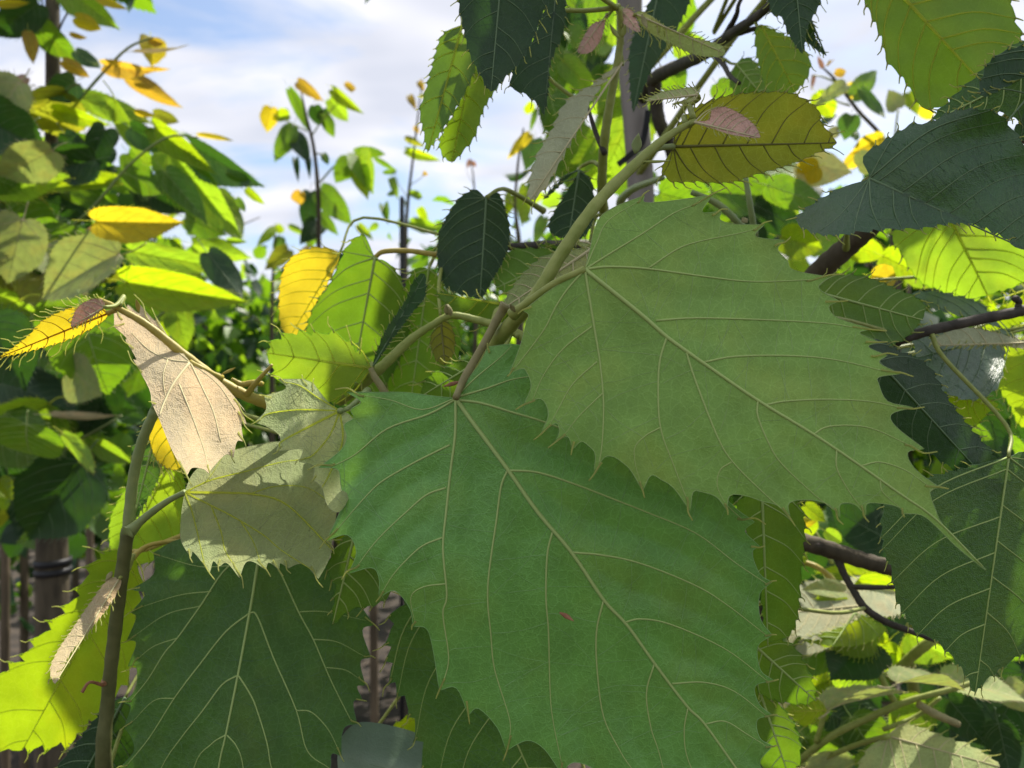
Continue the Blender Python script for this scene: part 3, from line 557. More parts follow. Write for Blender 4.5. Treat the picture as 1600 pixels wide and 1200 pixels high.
# ---- other leaves, traced as plain contours with automatic bristle teeth
def q(o, b, t, dd, mat, sp=20, bl=14, tree=None, am=1.3, **kw):
    kw.setdefault('vein', VMAP[mat]); kw.setdefault('tert', mat not in ('lime', 'light', 'yellow', 'mid', 'olive')); kw.setdefault('grid', 11); kw.setdefault('mid_r', .0006)
    return leaf(tree or near, [b] + o, b, t, dd, mat, teeth=(sp * .74, bl, am), **kw)
# yellow young leaf and its pink neighbour on the shoot tip
q([(155, 480), (117, 480), (98, 485), (67, 500), (45, 523), (20, 543), (0, 558), (50, 548), (110, 530), (157, 505)], (168, 490), (0, 558), (.262, .26, -.2, .1), 'yellow', 17, 24, vein='amberv', mid_r=.0004, pet=[(180, 484, .262, .0008)], petm='yellow')
q([(157, 467), (135, 470), (118, 485), (111, 510), (125, 506), (142, 497)], (163, 480), (111, 510), (.254, .25, 0, .3), 'pink', 8, 7, tert=False, mid_r=.0003)
# one folded leaf in two meshes; lit and shaded halves given by leaf colour
q([(560, 550), (540, 530), (520, 519), (500, 521), (463, 519), (430, 530), (418, 548), (424, 575), (440, 600), (480, 622), (512, 632), (545, 612)], (579, 575), (420, 552), (.272, .282, -.15, .12), 'light', 36, 22, am=2.0, mid_r=.0006, pet=[(586, 590, .272, .0012), (600, 612, .272, .0014), (612, 650, .275, .0014)], petm='tan')
q([(600, 520), (633, 470), (645, 440), (663, 427), (665, 462), (645, 488), (614, 530)], (583, 572), (663, 430), (.272, .285, .8, -.3), 'dark', 17, 12, mid_r=.0004)
# translucent green with shadows, yellow one beside it
q([(567, 367), (540, 388), (517, 440), (490, 480), (478, 530), (505, 590), (560, 640), (610, 590), (640, 520), (632, 460), (624, 430), (602, 408)], (586, 402), (545, 625), (.335, .355, .0, .1), 'mid', 24, 18, vein='dim', mid_r=.0007, pet=[(600, 393, .335, .0011), (640, 392, .335, .0011), (690, 398, .335, .0012), (745, 392, .34, .0012)], petm='yellow')
q([(500, 386), (470, 392), (447, 412), (437, 445), (436, 490), (443, 520), (460, 532), (480, 518), (487, 490), (502, 462), (518, 432)], (530, 397), (452, 528), (.375, .38, .1, 0), 'yellow', 22, 16, vein='yellow', mid_r=.0005)
# leaves behind the middle
q([(740, 467), (690, 456), (683, 462), (720, 495), (760, 510), (800, 510), (815, 490)], (800, 478), (684, 458), (.29, .30, -.3, 0), 'mid', 26, 16, vein='yellow')
q([(640, 430), (610, 520), (600, 590), (640, 640), (700, 600), (720, 520), (690, 440)], (670, 420), (640, 640), (.345, .36, 0, 0), 'mid', 26, 14)
q([(735, 560), (690, 575), (660, 600), (668, 640), (720, 650), (780, 600), (770, 560)], (780, 545), (660, 618), (.262, .28, 0, 0), 'mid', 26, 18)
q([(690, 500), (672, 530), (680, 560), (695, 570), (710, 550), (708, 515)], (688, 492), (695, 570), (.305, .30, 0, 0), 'olive', 16, 8)
q([(800, 390), (770, 430), (790, 460), (850, 470), (890, 430), (880, 400), (840, 380)], (905, 390), (775, 450), (.34, .33, 0, .1), 'mid', 24, 12)
q([(850, 400), (800, 450), (790, 475), (830, 490), (880, 450), (930, 400), (900, 380)], (930, 385), (790, 480), (.27, .262, .35, 0), 'under', 26, 12)
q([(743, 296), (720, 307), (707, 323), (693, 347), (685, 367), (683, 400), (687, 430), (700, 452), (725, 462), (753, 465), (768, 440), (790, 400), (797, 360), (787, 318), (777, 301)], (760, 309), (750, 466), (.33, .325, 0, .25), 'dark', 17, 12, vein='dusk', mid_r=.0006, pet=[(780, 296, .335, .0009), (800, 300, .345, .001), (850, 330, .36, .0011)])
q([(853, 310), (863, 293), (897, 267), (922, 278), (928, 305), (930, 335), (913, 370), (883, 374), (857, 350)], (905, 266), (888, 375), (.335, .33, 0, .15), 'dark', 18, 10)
# shoot at the top with pink tips and hanging silver leaf
q([(927, 130), (883, 160), (863, 200), (840, 240), (827, 280), (828, 313), (853, 293), (870, 263), (890, 227), (910, 190), (933, 143)], (972, 98), (828, 313), (.312, .262, .2, .4), 'grey', 30, 16, mid_r=.0005, wave=.002)
q([(946, 30), (925, 38), (908, 65), (903, 82), (922, 82), (940, 60)], (948, 22), (905, 82), (.31, .30, 0, .4), 'pink', 9, 7, tert=False, mid_r=.0003)
q([(1010, 20), (1050, 48), (1100, 62), (1130, 72), (1128, 88), (1090, 87), (1050, 70), (1010, 48)], (993, 22), (1130, 82), (.305, .29, .4, .2), 'under', 13, 16, tert=False, mid_r=.0004)
q([(985, 14), (995, 32), (1000, 50), (980, 42), (966, 25)], (970, 15), (1000, 50), (.31, .30, 0, .2), 'pink', 9, 6, tert=False, mid_r=.0003)
# dark leaves hanging from the top
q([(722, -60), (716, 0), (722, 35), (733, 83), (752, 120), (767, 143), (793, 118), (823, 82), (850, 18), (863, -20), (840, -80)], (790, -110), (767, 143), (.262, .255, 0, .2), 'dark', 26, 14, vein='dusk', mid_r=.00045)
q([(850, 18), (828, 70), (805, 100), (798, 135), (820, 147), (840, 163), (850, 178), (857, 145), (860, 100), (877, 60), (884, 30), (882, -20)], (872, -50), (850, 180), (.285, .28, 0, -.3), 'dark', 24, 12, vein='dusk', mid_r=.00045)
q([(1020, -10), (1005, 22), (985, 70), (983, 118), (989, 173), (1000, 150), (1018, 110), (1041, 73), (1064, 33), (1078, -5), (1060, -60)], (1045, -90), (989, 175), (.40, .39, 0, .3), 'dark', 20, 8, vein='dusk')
q([(693, 52), (683, 73), (673, 110), (663, 147), (656, 175), (663, 213), (668, 236), (684, 214), (712, 170), (738, 120), (745, 80), (722, 52)], (722, 40), (668, 238), (.31, .30, .35, .1), 'mid', 22, 8, vein='yellow')
q([(738, 110), (712, 170), (688, 215), (690, 240), (706, 253), (722, 238), (742, 213), (757, 168), (783, 124), (775, 95)], (745, 60), (706, 254), (.318, .31, -.15, .1), 'light', 22, 8, vein='yellow')
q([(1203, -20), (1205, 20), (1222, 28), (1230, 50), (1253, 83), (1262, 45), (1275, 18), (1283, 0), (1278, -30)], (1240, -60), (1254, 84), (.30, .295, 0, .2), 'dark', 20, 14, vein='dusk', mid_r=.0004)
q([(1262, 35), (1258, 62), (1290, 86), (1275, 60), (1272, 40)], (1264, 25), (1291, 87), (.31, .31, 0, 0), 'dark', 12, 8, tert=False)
# olive underside leaf over the diagonal shoot
q([(1040, 250), (1034, 268), (1050, 284), (1087, 284), (1117, 286), (1150, 284), (1177, 274), (1233, 258), (1280, 238), (1307, 223), (1284, 192), (1278, 170), (1242, 147), (1200, 143), (1150, 147), (1115, 155), (1080, 172), (1055, 202)], (1052, 229), (1307, 223), (.255, .262, .28, 0), 'olive', 22, 18, vein='dark', mid_r=.00055, pet=[(1025, 232, .25, .0012), (1003, 247, .236, .0014)], petm='greyg')
q([(1107, 187), (1113, 171), (1133, 167), (1160, 180), (1180, 197), (1187, 215), (1165, 214), (1140, 210), (1110, 200)], (1085, 191), (1187, 215), (.236, .225, -.5, 0), 'pink', 11, 8, mid_r=.0004)
q([(1010, 158), (1033, 144), (1060, 139), (1087, 137), (1084, 157), (1050, 163)], (1090, 148), (1010, 158), (.238, .235, .5, .2), 'under', 8, 9, tert=False, mid_r=.0004)
# big leaves at the upper right
q([(1340, -30), (1363, 27), (1377, 60), (1387, 97), (1407, 117), (1427, 147), (1440, 168), (1470, 168), (1490, 150), (1520, 135), (1560, 130), (1596, 65), (1586, 30), (1572, -10), (1480, -110)], (1375, -45), (1535, 130), (.275, .27, .05, .15), 'light', 30, 16, vein='yellow', mid_r=.0008)
q([(1353, 262), (1350, 243), (1397, 210), (1427, 193), (1450, 192), (1490, 173), (1533, 170), (1563, 180), (1590, 212), (1640, 285), (1640, 350), (1606, 391), (1567, 371), (1527, 353), (1483, 350), (1440, 357), (1397, 358), (1343, 363), (1307, 368), (1267, 363), (1243, 343), (1267, 320), (1300, 300), (1330, 288)], (1358, 279), (1606, 391), (.236, .226, -.45, -.5), 'glossy', 34, 13, vein='dusk', mid_r=.00050, wave=.003, pet=[(1348, 286, .245, .0008), (1335, 310, .27, .0009), (1325, 350, .31, .001), (1322, 388, .355, .0012)])
q([(1463, 187), (1487, 153), (1520, 123), (1550, 95), (1605, 65), (1680, 120), (1640, 200), (1560, 175), (1500, 172)], (1640, 100), (1463, 187), (.245, .25, .4, 0), 'bluish', 30, 16)
q([(1540, 150), (1538, 110), (1570, 80), (1640, 70), (1680, 140), (1640, 210), (1585, 205)], (1660, 90), (1560, 205), (.238, .235, -.3, .2), 'dark', 30, 14)
q([(1180, 50), (1183, 90), (1200, 140), (1235, 148), (1262, 120), (1265, 90), (1240, 62), (1205, 45)], (1190, 40), (1245, 148), (.36, .35, 0, .1), 'light', 20, 8, vein='yellow')
q([(1140, 130), (1165, 160), (1205, 150), (1190, 110), (1170, 90)], (1150, 100), (1200, 160), (.40, .4, 0, .1), 'mid', 18, 8)
# right side
q([(1397, 360), (1410, 400), (1438, 440), (1470, 455), (1490, 472), (1512, 476), (1540, 462), (1600, 440), (1660, 380), (1600, 330), (1500, 335)], (1480, 330), (1550, 475), (.36, .365, 0, .1), 'light', 24, 10, vein='yellow', mid_r=.0009)
q([(1550, 450), (1572, 428), (1605, 412), (1660, 440), (1640, 500), (1590, 485), (1560, 482)], (1640, 440), (1552, 470), (.40, .40, 0, .1), 'lime', 20, 8)
q([(1567, 540), (1562, 575), (1562, 608), (1577, 632), (1600, 668), (1660, 640), (1660, 540), (1600, 525)], (1650, 530), (1590, 665), (.41, .41, .1, 0), 'lime', 24, 8)
q([(1540, 520), (1560, 480), (1620, 480), (1640, 530), (1580, 540)], (1650, 490), (1545, 525), (.43, .43, 0, 0), 'lime', 20, 8)
q([(1275, 440), (1300, 430), (1345, 430), (1400, 450), (1440, 470), (1445, 490), (1420, 525), (1380, 540), (1310, 520), (1280, 480)], (1270, 455), (1442, 500), (.275, .29, -.2, 0), 'mid', 26, 14)
q([(1424, 470), (1440, 455), (1490, 460), (1540, 480), (1568, 530), (1562, 600), (1520, 625), (1475, 612), (1440, 585), (1428, 540), (1420, 510)], (1580, 520), (1428, 560), (.335, .31, 1.1, .2), 'glossy', 26, 10, vein='dusk', wave=.002, quilt=.001, mid_r=.0004)
q([(1460, 540), (1500, 512), (1560, 520), (1620, 540), (1600, 545), (1530, 535), (1500, 540)], (1640, 535), (1462, 540), (.30, .31, .9, 0), 'grey', 16, 8, tert=False)
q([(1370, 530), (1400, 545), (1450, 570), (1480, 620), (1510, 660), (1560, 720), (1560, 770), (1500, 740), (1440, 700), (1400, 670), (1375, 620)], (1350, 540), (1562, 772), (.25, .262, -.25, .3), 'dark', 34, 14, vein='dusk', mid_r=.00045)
q([(1470, 605), (1500, 612), (1535, 620), (1560, 632), (1545, 645), (1520, 668), (1495, 650)], (1468, 606), (1562, 640), (.315, .31, 0, 0), 'lime', 16, 16)
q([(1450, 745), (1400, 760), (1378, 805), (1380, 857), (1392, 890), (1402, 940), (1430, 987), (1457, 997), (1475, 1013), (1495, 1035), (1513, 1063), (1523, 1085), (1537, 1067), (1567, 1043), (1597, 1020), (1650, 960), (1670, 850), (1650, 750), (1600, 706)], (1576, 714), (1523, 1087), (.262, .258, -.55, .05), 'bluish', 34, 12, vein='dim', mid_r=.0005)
# under the big leaf
q([(620, 950), (608, 1000), (612, 1060), (640, 1110), (655, 1160), (680, 1220), (800, 1290), (900, 1260), (860, 1150), (780, 1080), (700, 980), (650, 930)], (690, 900), (870, 1300), (.268, .28, 0, 0), 'bluish', 46, 22, vein='dim', am=2.0)
q([(515, 870), (513, 895), (523, 920), (520, 973), (548, 953), (567, 950), (600, 938), (620, 900), (590, 850), (540, 830)], (560, 810), (520, 975), (.243, .245, 0, 0), 'mid', 30, 12, vein='dim')
leaf(near, [(715, 1215), (700, 1180), (665, 1152), (620, 1136), (570, 1128), (545, 1138), (530, 1162), (528, 1200), (540, 1250), (600, 1295), (680, 1265)], (715, 1215), (529, 1180), (.30, .285, 1.0, -.4), 'sheen', 'dusk', veins=[([(715, 1215), (620, 1205), (529, 1180)], .6)], grid=11, tert=False, mid_r=.0003, quilt=0, wave=.001)
q([(610, 1140), (640, 1117), (655, 1140), (640, 1160)], (600, 1160), (650, 1120), (.36, .36, 0, 0), 'lime', 30, 5, tert=False)
q([(1150, 790), (1172, 850), (1190, 940), (1195, 1000), (1240, 985), (1252, 900), (1255, 800), (1210, 770)], (1190, 760), (1200, 1010), (.262, .268, 0, .1), 'mid', 30, 12)
q([(1180, 1010), (1185, 1080), (1240, 1100), (1275, 1090), (1255, 1030), (1225, 1000)], (1170, 1000), (1275, 1095), (.275, .28, 0, 0), 'mid', 30, 12)
q([(1170, 1080), (1180, 1180), (1220, 1220), (1250, 1190), (1245, 1140), (1210, 1090)], (1180, 1060), (1235, 1220), (.285, .285, 0, .1), 'mid', 30, 10)
# lower left: glowing leaf, pale young leaf, lime leaf behind the stem, dark one at the bottom
q([(187, 857), (147, 877), (123, 923), (97, 957), (70, 985), (50, 1007), (33, 1030), (-5, 1057), (-25, 1110), (0, 1168), (20, 1174), (45, 1170), (73, 1168), (113, 1160), (150, 1120), (200, 1060), (222, 980), (218, 900)], (205, 862), (35, 1172), (.315, .335, .12, .05), 'lime', 44, 24, am=2.6, vein='yellow', mid_r=.0006, pet=[(230, 858, .312, .0009), (262, 845, .312, .0009), (290, 835, .312, .001)], petm='yellow')
q([(167, 907), (140, 943), (110, 987), (90, 1017), (78, 1047), (87, 1068), (100, 1040), (113, 1017), (130, 997), (167, 952), (187, 918)], (187, 903), (86, 1068), (.272, .222, .3, .2), 'beige', 14, 9, mid_r=.0004, tert=False)
q([(215, 745), (180, 790), (170, 830), (180, 870), (230, 880), (275, 845), (290, 800), (285, 740), (250, 720)], (265, 725), (190, 875), (.325, .335, 0, .15), 'light', 18, 12, vein='yellow')
q([(205, 700), (215, 740), (205, 800), (200, 830), (225, 790), (250, 740), (245, 705)], (240, 690), (203, 835), (.312, .32, .3, 0), 'bluish', 20, 8)
q([(235, 650), (232, 680), (245, 720), (270, 735), (285, 725), (280, 690), (262, 660)], (248, 640), (280, 735), (.285, .285, 0, 0), 'yellow', 12, 16)
q([(160, 1110), (120, 1160), (90, 1205), (110, 1280), (190, 1290), (215, 1200), (210, 1120)], (195, 1090), (100, 1270), (.30, .295, 0, .2), 'dark', 30, 10)
q([(760, 1195), (700, 1190), (650, 1230), (700, 1300), (800, 1300)], (830, 1250), (650, 1235), (.30, .30, 0, 0), 'mid', 30, 10)

# ---- shoots and branches of the near tree
A = near
stem('branch', [(1086, 189, .240, .0009), (1045, 212, .237, .0012), (1003, 247, .233, .0015), (935, 315, .226, .0018), (880, 392, .221, .0019), (835, 466, .219, .0020), (800, 505, .224, .0022), (770, 545, .235, .0024), (745, 620, .27, .003), (760, 760, .34, .0035), (860, 900, .45, .0042), (985, 1010, .58, .005)], STEM['green'], A)
stem('branch', [(243, 640, .262, .0017), (222, 690, .266, .0018), (208, 750, .269, .0019), (200, 833, .272, .0022)], STEM['greyg'], A)
stem('branch', [(200, 827, .2722, .0023), (190, 900, .275, .0024), (178, 1000, .278, .0024), (168, 1100, .281, .0025), (163, 1210, .285, .0030), (190, 1400, .32, .004), (420, 1650, .42, .0045), (980, 1750, .59, .006)], STEM['low'], A)
stem('branch', [(243, 640, .262, .0017), (262, 600, .27, .0015), (300, 560, .275, .0015)], STEM['greyg'], A)
stem('branch', [(155, 468, .262, .0008), (185, 482, .262, .0010), (230, 508, .264, .0013), (290, 556, .268, .0016), (340, 594, .272, .0019), (380, 616, .275, .002), (420, 632, .28, .0021), (470, 655, .29, .0023), (560, 690, .31, .0027), (700, 740, .36, .0033), (985, 860, .58, .005)], STEM['yellow'], A)
stem('branch', [(530, 625, .29, .0024), (560, 604, .282, .0022), (600, 570, .28, .0019), (640, 532, .282, .0016), (675, 508, .284, .0013), (705, 493, .285, .0013), (745, 500, .283, .0014), (795, 515, .275, .0016), (840, 540, .27, .0018)], STEM['green'], A)
stem('branch', [(705, 493, .285, .0012), (700, 483, .284, .0013), (698, 476, .284, .0006)], STEM['tan'], A)
stem('branch', [(968, 12, .305, .001), (970, 50, .31, .0014), (966, 90, .312, .0016), (955, 150, .315, .0018), (945, 215, .32, .0020), (941, 270, .33, .0021), (942, 320, .345, .0023), (955, 370, .38, .0026), (985, 430, .48, .003), (1003, 470, .59, .004)], STEM['green'], A)
stem('branch', [(945, 240, .32, .0012), (930, 205, .325, .001), (918, 165, .33, .0007)], STEM['dark'], A)
stem('branch', [(1000, 160, .60, .005), (1020, 125, .56, .005), (1060, 103, .50, .0042), (1100, 85, .45, .0034), (1140, 55, .40, .0027), (1190, 20, .36, .0021), (1230, -20, .34, .002)], STEM['dark'], A)
stem('branch', [(1022, 120, .56, .006), (1024, 150, .565, .005), (1030, 190, .57, .005), (1042, 215, .575, .005), (1050, 245, .58, .004)], STEM['dark'], A)
stem('branch', [(1130, 62, .41, .002), (1150, 25, .39, .0013), (1155, 5, .385, .001), (1175, -30, .38, .001)], STEM['dark'], A)
stem('branch', [(1113, 80, .43, .0022), (1130, 100, .41, .0015), (1140, 118, .39, .0012), (1155, 130, .37, .001)], STEM['dark'], A)
stem('branch', [(1155, 52, .39, .0014), (1180, 45, .38, .0012), (1200, 48, .37, .001)], STEM['dark'], A)
stem('branch', [(1003, 330, .60, .004), (970, 320, .50, .003), (985, 298, .45, .0022), (1020, 283, .40, .0016), (1035, 278, .36, .0012)], STEM['greyg'], A)
stem('branch', [(1003, 560, .60, .007), (1130, 520, .48, .0065), (1240, 460, .40, .0058), (1290, 415, .37, .0054), (1330, 380, .36, .005), (1365, 350, .35, .0045), (1420, 300, .34, .004), (1500, 260, .33, .003), (1650, 190, .32, .003)], STEM['bark'], A)
stem('branch', [(1680, 462, .30, .0023), (1600, 485, .30, .0021), (1540, 497, .298, .0021), (1480, 510, .296, .002), (1430, 523, .294, .002), (1390, 540, .30, .002), (1330, 580, .36, .0024), (1200, 640, .45, .003), (1003, 720, .60, .005)], STEM['dark'], A)
stem('branch', [(1588, 486, .30, .0012), (1592, 472, .30, .0012), (1586, 466, .298, .0014)], STEM['dark'], A)
stem('branch', [(1080, 300, .35, .0013), (1120, 318, .35, .0015), (1150, 345, .35, .0016), (1175, 380, .36, .0016), (1150, 430, .42, .002), (1003, 540, .60, .004)], STEM['greyg'], A)
stem('branch', [(1165, 278, .36, .0012), (1172, 320, .36, .0014), (1180, 370, .365, .0016)], STEM['greyg'], A)
stem('branch', [(1003, 840, .60, .006), (1100, 842, .52, .0056), (1200, 838, .43, .0052), (1250, 846, .385, .0045), (1300, 860, .375, .0042), (1350, 876, .37, .004), (1400, 890, .365, .0038), (1480, 915, .37, .003)], STEM['bark'], A)
stem('branch', [(1306, 864, .375, .0022), (1318, 895, .37, .0017), (1332, 920, .366, .0017), (1352, 950, .36, .0017), (1385, 972, .355, .0016), (1420, 985, .35, .0014), (1460, 1000, .35, .0012)], STEM['dark'], A)
stem('branch', [(1330, 917, .366, .0013), (1360, 918, .362, .0012), (1400, 917, .36, .001)], STEM['dark'], A)
stem('branch', [(690, 385, .345, .0014), (760, 388, .35, .0016), (810, 385, .36, .0018), (870, 382, .40, .0024), (940, 384, .5, .003), (1003, 400, .60, .0035)], STEM['dark'], A)
stem('branch', [(410, 600, .27, .0009), (395, 598, .272, .0011), (377, 600, .272, .001), (362, 592, .27, .0006)], STEM['yellow'], A)
stem('branch', [(385, 618, .275, .0012), (400, 598, .268, .0009), (425, 570, .262, .0005)], STEM['yellow'], A)
stem('branch', [(163, 1065, .28, .0012), (160, 1070, .275, .0007), (140, 1066, .27, .0005), (128, 1082, .268, .0006)], STEM['bud'], A)
# buds and stipules
def blade(pts, mat, parent=A, name='stipule'):
    # a small pointed scale: a lens-shaped closed body from base to tip with a half-width
    (bx, by, tx, ty, d, wpx) = pts; B, T = P(bx, by, d), P(tx, ty, d - .002); ax = (T - B); L = ax.length; ax.normalize()
    s = ax.cross(Vector((0, 1, 0))).normalized(); nrm = s.cross(ax); V, Fc = [], []
    prof = [0.25, .7, 1, .85, .45, .05]; hw = wpx / F * d / 2
    for i, k in enumerate(prof):
        c = B + ax * (L * i / 5) + nrm * (.12 * L * math.sin(i / 5 * 3))
        for a in range(8):
            an = a * math.pi / 4; V.append(c + s * (hw * k * math.cos(an)) + nrm * (hw * .3 * k * math.sin(an)))
    for i in range(5):
        for a in range(8): Fc.append((i * 8 + a, i * 8 + (a + 1) % 8, i * 8 + 8 + (a + 1) % 8, i * 8 + 8 + a))
    Fc.append(tuple(range(8))[::-1]); Fc.append(tuple(range(40, 48)))
    if parent: V = local(parent, V)
    return mesh_obj(name, V, Fc, [mat], parent)
blade((720, 596, 692, 604, .226, 7), STEM['bud'])
blade((993, 240, 998, 208, .228, 17), STEM['greyg']); blade((1003, 252, 1050, 250, .228, 5), STEM['green'])
blade((216, 488, 212, 467, .258, 8), STEM['yellow']); blade((1003, 22, 1012, 44, .30, 9), STEM['tan']); blade((968, 60, 952, 36, .304, 8), STEM['green']); blade((972, 58, 978, 38, .304, 9), STEM['green'])
blade((208, 840, 190, 822, .268, 9), STEM['greyg']); blade((698, 492, 697, 476, .28, 9), STEM['tan'], name='bud'); blade((175, 893, 165, 907, .272, 9), STEM['tan'], name='bud')
blade((345, 585, 368, 574, .266, 5), STEM['yellow']); blade((805, 487, 797, 476, .210, 8), STEM['tan'], name='bud'); blade((1160, 340, 1168, 348, .345, 11), STEM['tan'], name='bud')
# the fallen scale lying on the big leaf
sc_ = blade((874, 957, 897, 971, .2120, 8), STEM['bud'], None, 'bud_scale'); sc_['label'] = 'small dry red-brown bud scale lying on the large quilted leaf'; sc_['category'] = 'bud scale'
# ---- leaves added unseen above the frame, set along sun rays to cast shade below
shade_rnd = random.Random(3)
def shade_leaf(P0, t, size, mat):
    c = P0 + SUN * t
    u = Vector((shade_rnd.uniform(-1, 1), shade_rnd.uniform(-1, 1), shade_rnd.uniform(-.9, -.2))).normalized()
    up = SUN.cross(u).normalized(); u2 = (u - SUN * u.dot(SUN) * .95).normalized()
    B = c - u2 * size * .5; T = c + u2 * size * .5
    # leaf plane roughly square to the sun
    z = (SUN + Vector((shade_rnd.uniform(-.12, .12), shade_rnd.uniform(-.12, .12), shade_rnd.uniform(-.1, .12)))).normalized()
    y = (T - B).normalized(); z = (z - y * z.dot(y)).normalized(); x = y.cross(z); L = size
    me, mv = TPL['f%d' % shade_rnd.randrange(4)]
    o = bpy.data.objects.new('leaf', me); COL.objects.link(o); o.parent = near  # object of the added shade leaf, out of view
    o.matrix_basis = Matrix.Translation(-near.location) @ Matrix(((x.x * L, y.x * L, z.x * L, B.x), (x.y * L, y.y * L, z.y * L, B.y), (x.z * L, y.z * L, z.z * L, B.z), (0, 0, 0, 1)))
    o.material_slots[0].link = 'OBJECT'; o.material_slots[0].material = LM[mat]
    k = bpy.data.objects.new('veins', mv); COL.objects.link(k); k.parent = o
    k.material_slots[0].link = 'OBJECT'; k.material_slots[0].material = VEIN['dim']
    # twig from the trunk axis to the leaf base
    return B
SHADE = [(x, y, d) for d, l in ((.20, [(980, 480), (1120, 430), (1250, 560), (1120, 640), (1300, 700), (1400, 740), (960, 640), (860, 560), (1100, 380), (1050, 340), (1180, 500), (1200, 720), (900, 700), (1040, 730), (960, 380), (1340, 600)]),
  (.227, [(700, 700), (620, 760), (580, 700), (600, 850), (800, 850), (900, 980), (1050, 950), (760, 1020), (1120, 1080), (950, 1130), (660, 680), (1000, 850), (1160, 900), (700, 900), (780, 600), (850, 1080), (760, 780), (860, 760), (680, 980)]),
  (.283, [(480, 1050), (440, 1150), (400, 960), (340, 1150), (520, 980), (250, 930), (400, 1060), (260, 1150)]), (.27, [(1220, 880), (1215, 960), (1220, 1050), (1210, 1150), (660, 1010), (640, 1080), (720, 1100), (700, 1160), (800, 1180)]), (.325, [(130, 1030), (170, 1100), (100, 1085)]), (.25, [(420, 840), (480, 770)]),
  (.23, [(1450, 290), (1330, 330), (1540, 260), (1400, 240)]), (.33, [(740, 380), (890, 320)]), (.26, [(770, 40), (1440, 640), (1460, 900), (1430, 930), (1500, 980)])) for x, y in l]
LIT = [(x, y, d) for d, l in ((.262, [(340, 735), (390, 715), (320, 800), (80, 510)]), (.24, [(300, 620), (330, 680), (280, 590), (450, 640), (440, 675)]), (.28, [(480, 560), (520, 590), (280, 1020), (310, 1000)]), (.345, [(590, 520), (540, 560)]), (.38, [(470, 440), (460, 490)]),
  (.33, [(20, 1100), (80, 1150), (200, 780), (240, 860)]), (.36, [(1450, 400), (1480, 440)]), (.41, [(1580, 600)]), (.32, [(1480, 560), (1510, 530), (1510, 640)]), (.274, [(1430, 130), (1410, 90)]), (.312, [(720, 200), (700, 240)]), (.26, [(1570, 820), (1560, 780)]), (.46, [(1280, 950), (1330, 990), (1255, 1110), (1470, 1170)]), (.68, [(215, 345), (300, 460)])) for x, y in l]
sx_ = SUN.orthogonal().normalized(); sy_ = SUN.cross(sx_)
def flat2(q_): v = P(*q_); return np.array([v.dot(sx_), v.dot(sy_)])
S2 = np.array([flat2(a) for a in SHADE]); T2 = np.array([flat2(a) for a in LIT]); done = np.zeros(len(SHADE), int)
tw = []
for k_, sh in enumerate(SHADE):
    if done[k_]: continue
    best = None
    for tr_ in range(160):
        size = shade_rnd.choice([shade_rnd.uniform(.06, .135), shade_rnd.uniform(.035, .07)]); r = size * .40; an, ra = shade_rnd.uniform(0, 6.28), shade_rnd.uniform(0, r * .8)
        c2 = S2[k_] + ra * np.array([math.cos(an), math.sin(an)])
        bad = int((np.hypot(*(T2 - c2).T) < size * .60).sum()); cov = int((((np.hypot(*(S2 - c2).T) < r) & (done == 0))).sum())
        sc = cov - 12 * bad + size * 4
        if best is None or sc > best[0]: best = (sc, size, c2, cov, bad)
    sc, size, c2, cov, bad = best
    done[np.hypot(*(S2 - c2).T) < size * .40] = 1
    p0 = P(*sh); h0 = p0.dot(SUN); p0 = sx_ * float(c2[0]) + sy_ * float(c2[1]) + SUN * h0; t = .2
    while 600 - ((p0 + SUN * t).z - CAM_H) / (p0 + SUN * t).y * F > -150 - size / (p0 + SUN * t).y * F * .5: t += .02
    tw.append(shade_leaf(p0, t + shade_rnd.uniform(0, .10), size, shade_rnd.choice(['dark', 'mid', 'bluish', 'mid'])))
for x, y, d, size in ((150, 1050, .325, .052),):   # another added leaf, to shade the glowing leaf low on the shoot
    p0 = P(x, y, d); t = .3
    while 600 - ((p0 + SUN * t).z - CAM_H) / (p0 + SUN * t).y * F > -120: t += .02
    tw.append(shade_leaf(p0, t, size, 'dark'))
for i, B in enumerate(tw):                                # twigs carrying those added leaves
    z0 = min(2.45, max(1.55, B.z - .12)); S = Vector((TX - .008, TY, z0)); m_ = (S + B) / 2 + Vector((0, 0, .03))
    if i % 3 == 0: trunk_world(near, [(*S, .003), (*m_, .002), (*B, .001)], STEM['green'], 'branch', 6, 4)
    else:
        o_ = tw[i - i % 3]; m2 = (Vector((TX, TY, z0)) + o_) / 2; trunk_world(near, [(*m2, .0015), (*((m2 + B) / 2 + Vector((0, 0, .015))), .0012), (*B, .0009)], STEM['green'], 'branch', 5, 3)

